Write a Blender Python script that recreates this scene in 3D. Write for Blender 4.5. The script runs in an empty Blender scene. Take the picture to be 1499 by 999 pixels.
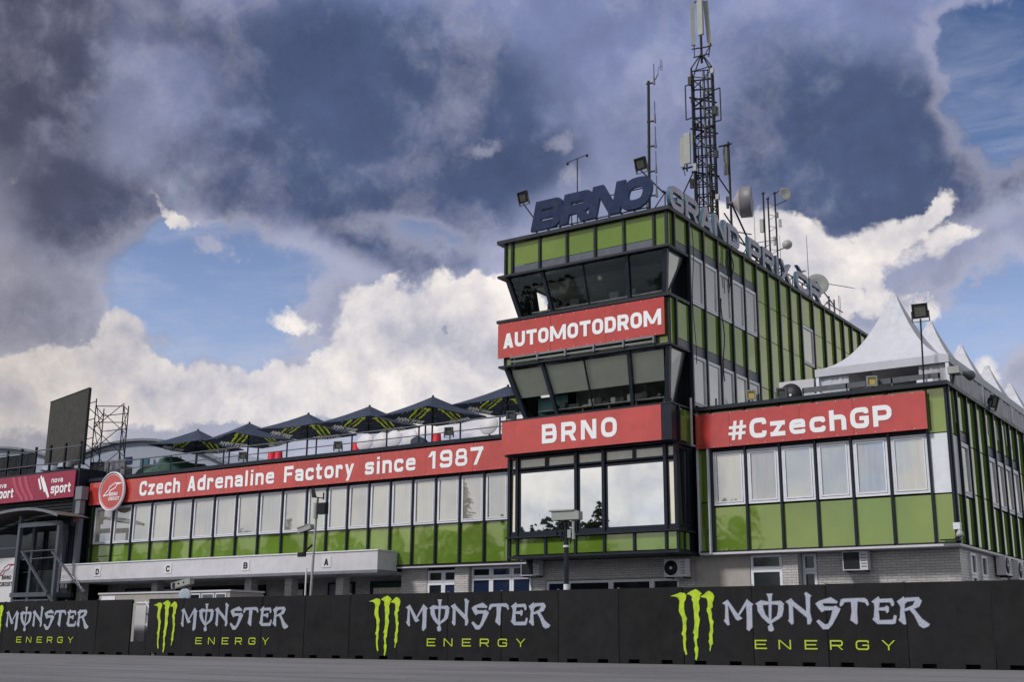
import bpy, bmesh, math, random
from mathutils import Vector, Matrix, Euler
from mathutils.geometry import delaunay_2d_cdt
random.seed(7)
R_ = math.radians
S = bpy.context.scene
COL = S.collection

# ---------------------------------------------------------------- camera
cam_d = bpy.data.cameras.new('camera'); cam = bpy.data.objects.new('camera', cam_d); COL.objects.link(cam)
S.camera = cam
YAW, PIT, ROL = 0.598121570, 0.247362457, 0.00738481720
F = Vector((-math.sin(YAW)*math.cos(PIT), math.cos(YAW)*math.cos(PIT), math.sin(PIT)))
Rt = Vector((math.cos(YAW), math.sin(YAW), 0)); Up = Rt.cross(F)
R2 = Rt*math.cos(ROL)+Up*math.sin(ROL); U2 = -Rt*math.sin(ROL)+Up*math.cos(ROL)
cam.matrix_world = Matrix(((R2.x, U2.x, -F.x, 0), (R2.y, U2.y, -F.y, 0), (R2.z, U2.z, -F.z, 0.5), (0, 0, 0, 1)))
cam_d.sensor_width = 36; cam_d.lens = 1760.72492/1499*36; cam_d.clip_end = 4000; cam_d.clip_start = .05

# ---------------------------------------------------------------- light and view
S.view_settings.view_transform = 'Standard'; S.view_settings.look = 'None'
S.view_settings.exposure = 0.08; S.view_settings.gamma = 1.0
S.render.engine = 'CYCLES'
S.cycles.use_denoising = True
S.cycles.max_bounces = 8; S.cycles.transparent_max_bounces = 12; S.cycles.caustics_reflective = False; S.cycles.caustics_refractive = False
SUN_EL, SUN_AZ = 47.0, 208.0       # degrees; azimuth from +Y towards +X
sd = bpy.data.lights.new('sun', 'SUN'); sun = bpy.data.objects.new('sun', sd); COL.objects.link(sun)
sd.energy = 3.0; sd.angle = R_(9); sd.color = (1.0, .95, .90)
_s = Vector((math.sin(R_(SUN_AZ))*math.cos(R_(SUN_EL)), math.cos(R_(SUN_AZ))*math.cos(R_(SUN_EL)), math.sin(R_(SUN_EL))))
sun.rotation_euler = _s.to_track_quat('Z', 'Y').to_euler(); sun.location = (0, 0, 60)

# ---------------------------------------------------------------- node helper
class NT:
    def __init__(s, nt): s.t = nt; s.n = nt.nodes; s.l = nt.links
    def new(s, typ, **k):
        x = s.n.new(typ)
        for a, b in k.items(): setattr(x, a, b)
        return x
    def put(s, inp, v):
        if hasattr(v, 'is_linked') or isinstance(v, bpy.types.NodeSocket): s.l.new(v, inp)
        else: inp.default_value = v
    def math(s, op, a, b=None, c=None, clamp=False):
        x = s.new('ShaderNodeMath', operation=op, use_clamp=clamp)
        s.put(x.inputs[0], a)
        if b is not None: s.put(x.inputs[1], b)
        if c is not None: s.put(x.inputs[2], c)
        return x.outputs[0]
    def ramp(s, v, a, b, c=0.0, d=1.0, kind='SMOOTHSTEP'):
        x = s.new('ShaderNodeMapRange', interpolation_type=kind); s.put(x.inputs[0], v)
        for i, q in zip((1, 2, 3, 4), (a, b, c, d)): s.put(x.inputs[i], q)
        return x.outputs[0]
    def mix(s, f, a, b, mode='MIX'):
        x = s.new('ShaderNodeMix', data_type='RGBA', blend_type=mode); s.put(x.inputs[0], f)
        s.put(x.inputs[6], a if not isinstance(a, tuple) or len(a) == 4 else (*a, 1)); s.put(x.inputs[7], b if not isinstance(b, tuple) or len(b) == 4 else (*b, 1))
        return x.outputs[2]
    def noise(s, vec, scale, detail=4, rough=.55, dist=0.0, out=0):
        x = s.new('ShaderNodeTexNoise'); s.put(x.inputs['Vector'], vec)
        x.inputs['Scale'].default_value = scale; x.inputs['Detail'].default_value = detail; x.inputs['Roughness'].default_value = rough; x.inputs['Distortion'].default_value = dist
        return x.outputs[out]
    def vm(s, op, a, b=None, sc=None):
        x = s.new('ShaderNodeVectorMath', operation=op); s.put(x.inputs[0], a)
        if b is not None: s.put(x.inputs[1], b)
        if sc is not None: s.put(x.inputs['Scale'], sc)
        return x.outputs['Value'] if op in ('LENGTH', 'DOT_PRODUCT') else x.outputs[0]

# ---------------------------------------------------------------- sky: Nishita air with cumulus laid out by azimuth and elevation
SKY = {
  'MID': [(-23.8,26.9,14.5,6.4,0,1.0), (-41.1,28.0,19.8,4.9,0,1.0), (-57.5,24.3,6.6,9.6,0,1.0), (-57.1,15.4,4.6,5.1,0,1.0), (-29.1,20.6,11.3,4.2,0,0.7), (-54.8,19.3,5.8,5.1,0,1), (-15.8,21.3,8.2,4.9,10,1.0), (-40.8,20.8,7.5,4.1,0,1), (-36.0,16.7,10.2,2.3,0,0.6), (-56.1,11.2,5.7,2.7,0,0.8), (-21.8,17.7,6.5,2.9,0,0.7), (-31.9,25.4,7.1,6.3,0,0.9), (-43.7,17.4,4.0,1.9,0,0.4), (-17.8,16.2,4.7,1.9,20,0.6), (-12.2,17.6,3.5,1.8,15,0.6)],
  'DARK': [(-43.2,26.3,8.3,4.6,-8,1.1), (-38.2,24.1,8.4,5.4,0,1.0), (-41.5,20.4,6.5,2.7,-12,1.2), (-34.7,22.2,4.2,2.2,0,0.4), (-49.6,21.7,3.6,3.1,-20,0.7), (-57.4,23.4,3.3,7.0,0,0.9), (-53.8,18.3,4.0,2.9,-25,1.1), (-58.9,25.8,3.8,4.0,0,1.0), (-52.8,28.0,4.5,1.7,0,0.5), (-17.8,25.2,6.5,3.6,-15,0.9), (-19.0,22.4,6.5,3.4,0,1.0), (-14.0,20.5,7.3,2.3,12,1.2), (-11.4,22.0,4.2,2.7,0,0.7), (-47.8,19.1,2.6,1.6,-20,0.5), (-56.6,13.9,3.2,1.8,0,0.5), (-14.8,18.1,3.7,0.8,15,0.45), (-37.7,17.8,3.1,0.8,0,0.3)],
  'LIT': [(-37.6,14.7,4.4,2.9,0,0.8), (-37.9,14.1,6.3,2.6,6,1.2), (-35.9,11.9,7.3,2.6,0,1.0), (-40.7,15.6,3.3,1.1,5,0.5), (-36.3,16.1,2.0,1.0,0,0.4), (-52.8,13.3,1.5,1.7,0,1.0), (-53.4,11.4,2.7,1.5,0,0.8), (-50.4,11.2,3.7,1.7,-12,0.9), (-55.9,10.0,4.9,1.8,0,0.8), (-47.9,11.1,2.2,1.4,0,0.7), (-45.7,10.9,3.5,1.6,0,0.8), (-42.8,11.4,3.6,1.6,0,0.9), (-45.0,14.2,1.4,0.8,0,0.5), (-50.9,19.6,2.1,0.4,-50,0.44), (-49.7,19.0,1.1,0.4,-10,0.38), (-21.8,19.0,4.3,1.5,-15,0.8), (-22.5,17.1,5.6,1.9,-10,0.65), (-17.7,17.3,4.7,1.4,25,0.75), (-20.0,15.7,3.8,1.6,0,0.6), (-14.3,15.4,1.0,0.7,-40,0.7), (-16.3,15.5,2.5,1.2,-20,0.5), (-12.6,12.1,1.2,1.1,0,0.6), (-11.6,10.5,0.8,0.9,0,0.4), (-15.1,18.5,3.4,0.5,25,0.55), (-33.3,19.4,3.8,1.9,0,0.28), (-13.0,18.4,1.8,0.5,20,0.4), (-55.0,24.4,2.8,0.8,-38,0.22), (-58.2,20.2,0.7,0.7,0,0.3)],
  'GAP': [(-49.2,16.1,4.8,3.0,-10,1.3), (-47.8,14.3,3.8,2.2,0,1.0), (-51.5,14.0,2.8,2.5,0,0.8), (-45.0,17.0,3.6,1.9,0,0.7), (-45.1,12.9,2.9,1.3,0,0.7), (-39.8,18.9,5.1,0.8,-5,0.5), (-36.1,23.3,1.2,0.4,0,0.6), (-32.2,23.6,1.2,0.6,20,0.8), (-31.7,21.9,0.6,0.8,0,0.8), (-9.5,25.8,3.5,3.7,-10,1.3), (-12.2,26.8,1.5,1.7,0,0.7), (-9.8,23.0,3.2,3.2,0,1.0), (-13.4,13.7,5.3,2.7,10,1.0), (-10.9,15.6,4.0,2.4,0,0.9), (-15.5,12.6,4.5,1.8,0,0.8), (-49.7,18.6,2.2,0.9,0,0.6), (-10.5,19.2,2.6,0.7,10,0.4), (-36.0,19.7,4.8,1.6,0,0.3)],
}

def build_world():
    w = bpy.data.worlds.new('World'); S.world = w; w.use_nodes = True
    t = NT(w.node_tree); t.n.clear()
    out = t.new('ShaderNodeOutputWorld'); bg = t.new('ShaderNodeBackground'); t.l.new(bg.outputs[0], out.inputs[0])
    bg.inputs[1].default_value = 0.1
    sk = t.new('ShaderNodeTexSky', sky_type='NISHITA'); sk.sun_disc = False
    sk.sun_elevation = R_(SUN_EL); sk.sun_rotation = R_(SUN_AZ); sk.altitude = 400; sk.air_density = 1.3; sk.dust_density = 1.0; sk.ozone_density = 2.0
    tc = t.new('ShaderNodeTexCoord'); d = tc.outputs['Generated']
    sx = t.new('ShaderNodeSeparateXYZ'); t.l.new(d, sx.inputs[0])
    az = t.math('MULTIPLY', t.math('ARCTAN2', sx.outputs[0], sx.outputs[1]), 57.29578)
    el = t.math('MULTIPLY', t.math('ARCSINE', sx.outputs[2]), 57.29578)
    cb = t.new('ShaderNodeCombineXYZ'); t.l.new(az, cb.inputs[0]); t.l.new(el, cb.inputs[1])
    def warp(v, scale, amp, det):
        n = t.noise(d, scale, det, .6, 0, 1)
        return t.vm('ADD', v, t.vm('SCALE', t.vm('SUBTRACT', n, (.5, .5, .5)), sc=amp))
    big = warp(cb.outputs[0], 6, 3.2, 3)
    pos = warp(big, 22, 2.6, 9)
    soft = warp(cb.outputs[0], 9.0, 3.6, 6)
    def blobs(lst, vec, lo=0.25, hi=1.35):
        acc = None
        for (a, e, ra, re, rot, amp) in lst:
            m = t.new('ShaderNodeMapping', vector_type='TEXTURE'); t.put(m.inputs[0], vec)
            m.inputs[1].default_value = (a, e, 0); m.inputs[2].default_value = (0, 0, R_(rot)); m.inputs[3].default_value = (ra, re, 1)
            v = t.ramp(t.vm('LENGTH', m.outputs[0]), lo, hi, amp, 0.0)
            acc = v if acc is None else t.math('ADD', acc, v)
        return acc
    dw = t.vm('ADD', d, t.vm('SCALE', t.vm('SUBTRACT', t.noise(d, 14, 4, .6, 0, 1), (.5, .5, .5)), sc=.07))
    def billow(v, scale, det):
        x = t.new('ShaderNodeTexVoronoi', feature='F1'); t.put(x.inputs['Vector'], v); x.inputs['Scale'].default_value = scale
        x.inputs['Detail'].default_value = det; x.inputs['Roughness'].default_value = .55; x.inputs['Lacunarity'].default_value = 2.2
        x.normalize = True
        return t.math('SUBTRACT', 1.0, x.outputs['Distance'])
    off = (.006, -.004, .013)
    b1 = billow(dw, 16, 4); b1u = billow(t.vm('ADD', dw, off), 16, 4)
    relief = t.math('SUBTRACT', b1, b1u)                      # lit from above right
    f1 = t.noise(d, 9, 9, .58); f2 = t.noise(dw, 34, 7, .62); f3 = t.noise(d, 4, 8, .55); f4 = t.noise(d, 4.6, 5, .5)
    s1 = t.math('SUBTRACT', f1, t.noise(t.vm('ADD', d, (.012, -.006, .022)), 9, 6, .58))
    inview = t.ramp(t.vm('LENGTH', t.vm('MULTIPLY', t.vm('SUBTRACT', cb.outputs[0], (-35, 20, 0)), (1/34., 1/30., 0))), .75, 1.25, 0.0, 1.0)
    gen = t.ramp(f3, .27, .44)
    fn = t.math('ADD', t.math('MULTIPLY', t.math('SUBTRACT', f1, .5), 2.2), t.math('MULTIPLY', t.math('SUBTRACT', f2, .5), 1.0))
    fb = t.math('ADD', t.math('MULTIPLY', t.math('SUBTRACT', b1, .60), 1.3), t.math('MULTIPLY', fn, .55))
    g = t.math('ADD', blobs(SKY['GAP'], pos), t.math('MULTIPLY', fn, .85))
    gap = t.ramp(g, .24, 1.10); rim = t.math('MULTIPLY', t.ramp(g, -.1, .5), t.math('SUBTRACT', 1.0, t.ramp(g, .5, .9)))
    mid = t.math('SUBTRACT', 1.0, t.math('MULTIPLY', gap, t.math('SUBTRACT', 1.0, inview)))
    mid = t.math('MULTIPLY', mid, t.ramp(inview, 0, 1, 1.0, 0.0)); mid = t.math('MAXIMUM', mid, t.math('MULTIPLY', gen, inview))
    dark = t.ramp(t.math('ADD', blobs(SKY['DARK'], soft), t.math('MULTIPLY', t.math('SUBTRACT', f1, .5), .8)), .05, 1.0)
    lb = blobs(SKY['LIT'], pos)
    L = t.math('ADD', lb, t.math('MULTIPLY', t.math('MULTIPLY', fb, 1.1), t.ramp(lb, .02, .35)))
    lit = t.ramp(L, .30, .68)
    air = sk.outputs[0]
    tint = t.mix(t.ramp(el, 8, 30), (1.42, 1.24, 1.36), (.34, .46, .68))
    air = t.mix(1.0, air, t.mix(inview, tint, (.62, .82, 1.15)), 'MULTIPLY')
    wisp = t.math('MULTIPLY', t.ramp(t.noise(t.vm('MULTIPLY', d, (1, 1, 3.5)), 7, 8, .62, .6), .38, .8), t.ramp(el, 12, 28, .75, .35))
    air = t.mix(wisp, air, (4.6, 4.9, 6.2))
    midc = t.mix(t.ramp(el, 5, 30), (4.3, 4.5, 5.6), (2.05, 2.45, 4.4))
    midc = t.mix(t.ramp(az, -62, -45), t.mix(1.0, midc, (.80, .72, .62), 'MULTIPLY'), midc)
    sh = t.math('ADD', t.math('ADD', t.math('MULTIPLY', relief, .9), t.math('MULTIPLY', s1, 2.4)), t.math('MULTIPLY', t.math('SUBTRACT', f4, .5), .9))
    midc = t.vm('SCALE', midc, sc=t.ramp(sh, -.55, .55, .78, 1.14, 'LINEAR'))
    genc = t.mix(t.ramp(f1, .38, .60), (6.0, 6.2, 6.9), (9.8, 9.5, 9.0))
    genc = t.vm('SCALE', genc, sc=t.ramp(el, 9, 20, 1.0, .52))
    c = t.mix(mid, air, t.mix(inview, midc, genc))
    dk = t.mix(t.ramp(az, -62, -42), (.72, .74, 1.18), (.66, .93, 1.88))
    dk = t.vm('SCALE', dk, sc=t.ramp(sh, -.55, .55, .80, 1.28, 'LINEAR'))
    c = t.mix(t.math('MULTIPLY', t.math('MULTIPLY', dark, t.math('SUBTRACT', 1.0, gap)), .97), c, dk)
    c = t.mix(t.math('MULTIPLY', t.math('MULTIPLY', rim, .30), t.math('SUBTRACT', 1.0, inview)), c, (5.6, 5.5, 6.4))
    top = t.math('ADD', t.math('ADD', t.math('MULTIPLY', relief, 2.0), t.math('MULTIPLY', s1, 4.0)), t.math('MULTIPLY', t.math('SUBTRACT', f4, .45), 1.2))
    litc = t.mix(t.ramp(top, -.8, .6, kind='LINEAR'), (4.7, 4.7, 5.5), (9.6, 8.9, 8.3))
    litc = t.mix(t.ramp(az, -60, -46), t.mix(1.0, litc, (.72, .70, .68), 'MULTIPLY'), litc)
    c = t.mix(t.math('MULTIPLY', lit, .95), c, litc)
    c = t.mix(t.ramp(el, -1.5, -.2), (.9, .95, .85), c)
    c = t.mix(t.math('MULTIPLY', inview, t.ramp(el, 0, 9, 1, 0)), c, t.mix(1.0, c, (.72, .78, .85), 'MULTIPLY'))
    t.l.new(c, bg.inputs[0])
    w.cycles.sampling_method = 'MANUAL'; w.cycles.sample_map_resolution = 512
build_world()

# ---------------------------------------------------------------- materials
MATS = {}
def mat(name, col, rough=.5, metal=0.0, ior=1.45, var=.0, vscale=3.0, bump=0.0, bscale=20.0, dirt=0.0, dirtcol=(.05, .045, .04), spec=None, coat=0.0, wave=0.0, streak=0.0, stint=None):
    m = bpy.data.materials.new(name); m.use_nodes = True; t = NT(m.node_tree); p = t.n['Principled BSDF']
    tc = t.new('ShaderNodeTexCoord'); oi = t.new('ShaderNodeObjectInfo')
    v = t.vm('ADD', tc.outputs['Object'], t.vm('SCALE', (37.0, 61.0, 23.0), sc=oi.outputs['Random']))
    c = (*col, 1)
    if var:
        n = t.noise(v, vscale, 6, .6); k = t.ramp(n, .3, .7, 1-var, 1+var, 'LINEAR')
        k = t.math('MULTIPLY', k, t.ramp(oi.outputs['Random'], 0, 1, 1-var*.5, 1+var*.5, 'LINEAR'))
        c = t.vm('SCALE', col, sc=k)
    if dirt:
        n = t.noise(v, 1.7, 8, .65); c = t.mix(t.math('MULTIPLY', t.ramp(n, .45, .75), dirt), c, dirtcol)
    if streak:
        mp = t.new('ShaderNodeMapping'); t.l.new(v, mp.inputs[0]); mp.inputs[3].default_value = (9, 9, .5)
        n = t.noise(mp.outputs[0], 1.0, 6, .6); c = t.mix(t.math('MULTIPLY', t.ramp(n, .5, .8), streak), c, dirtcol)
    t.put(p.inputs['Base Color'], c)
    p.inputs['Metallic'].default_value = metal; p.inputs['IOR'].default_value = ior
    rn = t.noise(v, 4, 5, .6); t.put(p.inputs['Roughness'], t.ramp(rn, .3, .7, rough*.8, min(1, rough*1.25), 'LINEAR'))
    if stint: p.inputs['Specular Tint'].default_value = (*stint, 1)
    if coat: p.inputs['Coat Weight'].default_value = coat; p.inputs['Coat Roughness'].default_value = .05
    if bump or wave:
        h = None
        if bump: h = t.math('MULTIPLY', t.noise(v, bscale, 5, .6), bump)
        if wave:
            hw = t.math('MULTIPLY', t.noise(v, 1.1, 1, .4), wave); h = hw if h is None else t.math('ADD', h, hw)
        b = t.new('ShaderNodeBump'); b.inputs['Strength'].default_value = 1; b.inputs['Distance'].default_value = .02
        t.l.new(h, b.inputs['Height']); t.l.new(b.outputs[0], p.inputs['Normal'])
    MATS[name] = m; return m
mat('green_glass', (.112, .196, .024), .035, ior=2.3, stint=(1, .98, .66), streak=.22, var=.10, vscale=.8, wave=.22, dirt=.15, dirtcol=(.10, .14, .03))
mat('grey_spandrel', (.085, .095, .13), .4, ior=1.45, var=.1)
mat('mullion', (.010, .014, .026), .34, ior=1.38, var=.15, bump=.05)
mat('trim', (.012, .016, .028), .42, ior=1.38, var=.2, dirt=.15, dirtcol=(.05, .055, .065))
mat('white_frame', (.66, .68, .76), .4, var=.06, dirt=.12, dirtcol=(.3, .3, .3))
mat('mirror_glass', (.80, .80, .79), .012, metal=1.0, wave=.05)
mat('cream_panel', (.80, .77, .66), .12, ior=1.6, var=.06)
mat('banner_red', (.46, .046, .040), .17, ior=1.74, var=.10, vscale=1.5, wave=.1, dirt=.35, dirtcol=(.27, .015, .018), streak=.25)
mat('banner_text', (.80, .82, .86), .45, var=.03)
mat('nova_red', (.27, .014, .05), .3, ior=1.5, var=.08, streak=.2)
mat('nova_pink', (.40, .07, .12), .35)
mat('white_metal', (.54, .54, .59), .5, var=.06, dirt=.2, dirtcol=(.30, .30, .31), streak=.18)
mat('grey_metal', (.17, .18, .215), .5, metal=.1, var=.15)
mat('steel', (.10, .11, .13), .45, metal=.3, var=.2)
mat('dark_steel', (.010, .012, .018), .5, ior=1.35, var=.25)
mat('barrier_vinyl', (.0085, .0085, .0105), .46, ior=1.32, var=.35, vscale=.9, bump=.12, bscale=2.2, dirt=.5, dirtcol=(.017, .0165, .0165), streak=.5)
mat('black', (.006, .006, .007), .6)
mat('claw_lime', (.42, .56, .02), .5, var=.22, vscale=5, dirt=.5, dirtcol=(.20, .42, .05))
mat('word_silver', (.34, .37, .46), .5, var=.14, vscale=14)
mat('word_edge', (.09, .10, .13), .5, var=.14, vscale=14)
mat('energy_lime', (.40, .50, .03), .5)
mat('umbrella_cloth', (.030, .042, .075), .75, ior=1.3, var=.2)
mat('cloth_word', (.85, .87, .9), .6)
mat('cloth_claw', (.75, .95, .04), .6)
mat('tent_white', (.46, .48, .555), .6, var=.05, bump=.9, bscale=1.6, dirt=.15, dirtcol=(.33, .33, .36))
mat('tent_wall', (.42, .42, .47), .65, var=.1, bump=.5, bscale=5, dirt=.25, dirtcol=(.25, .25, .27))
mat('letter_navy', (.024, .036, .088), .75, ior=1.2, var=.15, dirt=.3, dirtcol=(.05, .055, .08))
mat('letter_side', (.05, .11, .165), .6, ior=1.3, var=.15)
mat('letter_grey', (.42, .41, .50), .6, ior=1.3, var=.12, dirt=.3, dirtcol=(.18, .19, .27))
mat('antenna_white', (.30, .32, .31), .5, var=.1)
mat('render_grey', (.33, .315, .30), .85, var=.10, bump=.2, dirt=.3, dirtcol=(.20, .19, .18))
mat('dark_wall', (.012, .015, .018), .6, ior=1.3, var=.25)
mat('dark_glass', (.010, .013, .017), .06, ior=1.5)
mat('blue_glass', (.012, .02, .055), .06, ior=1.6)
mat('interior', (.30, .31, .30), .7, var=.2)
mat('blind_dark', (.05,.05,.045), .8)
mat('blind', (.82, .79, .70), .7, var=.05)
mat('cyan_board', (.16, .36, .38), .5)
mat('console', (.16, .165, .17), .5, var=.4, vscale=9)
mat('console_light', (.75, .72, .68), .5, var=.3, vscale=9)
mat('terrace', (.46, .45, .44), .8, var=.1)
mat('red_cloth', (.45, .01, .03), .6)
mat('green_tarp', (.015, .06, .05), .7, var=.3, bump=.5, bscale=3)
mat('hangar', (.26, .29, .37), .6, var=.06)
mat('screen_face', (.040, .040, .038), .6, ior=1.3, var=.05)
mat('lamp_glass', (.10, .10, .09), .12, ior=1.6, var=.5, vscale=30)
mat('lamp_yellow', (.55, .42, .12), .3)
mat('paint_white', (.55, .55, .56), .6, var=.15, vscale=6, dirt=.3, dirtcol=(.25, .25, .26))
mat('sign_white', (.6, .6, .64), .5)
mat('orange', (.5, .09, .02), .5)
mat('leaf', (.018, .040, .016), .7, var=.5, vscale=1.5)
mat('bark', (.06, .04, .03), .9, var=.2)
mat('glass_blue_lens', (.35, .42, .5), .2)
def mat_brick():
    m = mat('white_brick', (.5, .5, .5), .4); t = NT(m.node_tree); p = t.n['Principled BSDF']
    tc = t.new('ShaderNodeTexCoord'); sp = t.new('ShaderNodeSeparateXYZ'); t.l.new(tc.outputs['Object'], sp.inputs[0])
    cb = t.new('ShaderNodeCombineXYZ'); t.l.new(t.math('ADD', sp.outputs[0], sp.outputs[1]), cb.inputs[0]); t.l.new(sp.outputs[2], cb.inputs[1])
    b = t.new('ShaderNodeTexBrick'); t.l.new(cb.outputs[0], b.inputs[0]); b.inputs['Scale'].default_value = 1
    b.inputs['Brick Width'].default_value = .30; b.inputs['Row Height'].default_value = .085; b.inputs['Mortar Size'].default_value = .006
    b.inputs['Color1'].default_value = (.50, .49, .50, 1); b.inputs['Color2'].default_value = (.40, .395, .40, 1); b.inputs['Mortar'].default_value = (.16, .155, .15, 1)
    n = t.noise(tc.outputs['Object'], 1.5, 7, .6)
    t.l.new(t.mix(t.math('MULTIPLY', t.ramp(n, .45, .8), .4), b.outputs[0], (.25, .235, .22)), p.inputs['Base Color'])
    bp = t.new('ShaderNodeBump'); bp.inputs['Distance'].default_value = .01; bp.inputs['Strength'].default_value = .8; bp.invert = True
    t.l.new(b.outputs[1], bp.inputs['Height']); t.l.new(bp.outputs[0], p.inputs['Normal'])
mat_brick()
def mat_asphalt():
    m = mat('asphalt', (.1, .1, .1), .8); t = NT(m.node_tree); p = t.n['Principled BSDF']
    tc = t.new('ShaderNodeTexCoord'); v = tc.outputs['Object']
    a = t.noise(v, 130, 4, .7); b = t.noise(v, .25, 6, .6)
    mp = t.new('ShaderNodeMapping'); t.l.new(v, mp.inputs[0]); mp.inputs[3].default_value = (.12, 2.2, 1)
    c = t.noise(mp.outputs[0], 1, 6, .6)
    k = t.math('ADD', t.math('MULTIPLY', a, .5), t.math('ADD', t.math('MULTIPLY', b, .40), t.math('MULTIPLY', c, .9)))
    t.l.new(t.mix(t.ramp(k, .62, 1.15), (.068, .069, .080), (.165, .165, .185)), p.inputs['Base Color'])
    cr = t.new('ShaderNodeTexVoronoi', feature='DISTANCE_TO_EDGE'); t.put(cr.inputs['Vector'], t.vm('ADD', v, t.vm('SCALE', t.noise(v, .8, 5, .6, 0, 1), sc=2.5))); cr.inputs['Scale'].default_value = .16
    ck = t.ramp(cr.outputs[0], .0, .006, .55, 1.0)
    t.l.new(t.vm('SCALE', p.inputs['Base Color'].links[0].from_socket, sc=ck), p.inputs['Base Color'])
    bp = t.new('ShaderNodeBump'); bp.inputs['Distance'].default_value = .006; t.l.new(a, bp.inputs['Height']); t.l.new(bp.outputs[0], p.inputs['Normal'])
mat_asphalt()
def mat_ground():
    m = mat('grass', (.04, .07, .02), .9, var=.4, vscale=.4, bump=.8, bscale=9)
mat_ground()
def mat_cabglass():
    m = bpy.data.materials.new('cab_glass'); m.use_nodes = True; t = NT(m.node_tree); t.n.clear()
    o = t.new('ShaderNodeOutputMaterial'); tr = t.new('ShaderNodeBsdfTransparent'); tr.inputs[0].default_value = (.96, .975, .965, 1)
    g = t.new('ShaderNodeBsdfGlossy'); g.inputs[1].default_value = .02; g.inputs[0].default_value = (.9, .95, 1, 1)
    fr = t.new('ShaderNodeFresnel'); fr.inputs[0].default_value = 1.28
    mx = t.new('ShaderNodeMixShader'); t.l.new(fr.outputs[0], mx.inputs[0]); t.l.new(tr.outputs[0], mx.inputs[1]); t.l.new(g.outputs[0], mx.inputs[2]); t.l.new(mx.outputs[0], o.inputs[0])
    MATS['cab_glass'] = m
mat_cabglass()
def mat_winglass():      # reflective pane in front of a pale blind
    m = bpy.data.materials.new('wing_glass'); m.use_nodes = True; t = NT(m.node_tree); p = t.n['Principled BSDF']
    p.inputs['Base Color'].default_value = (.33, .32, .29, 1); p.inputs['Roughness'].default_value = .02; p.inputs['IOR'].default_value = 4.2
    tc = t.new('ShaderNodeTexCoord'); oi = t.new('ShaderNodeObjectInfo')
    n = t.noise(t.vm('ADD', tc.outputs['Object'], t.vm('SCALE', (37.0, 61.0, 23.0), sc=oi.outputs['Random'])), .9, 1, .4)
    sp = t.new('ShaderNodeSeparateXYZ'); t.l.new(tc.outputs['Object'], sp.inputs[0])
    fold = t.noise(t.vm('MULTIPLY', t.vm('ADD', tc.outputs['Object'], t.vm('SCALE', (37.0, 61.0, 23.0), sc=oi.outputs['Random'])), (7, 1, .6)), 1, 3, .6)
    t.l.new(t.mix(t.ramp(fold, .35, .7), t.mix(oi.outputs['Random'], (.17, .175, .17), (.33, .31, .28)), (.27, .26, .235)), p.inputs['Base Color'])
    b = t.new('ShaderNodeBump'); b.inputs['Distance'].default_value = .0025; t.l.new(n, b.inputs['Height']); t.l.new(b.outputs[0], p.inputs['Normal'])
    MATS['wing_glass'] = m
mat_winglass()

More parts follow.
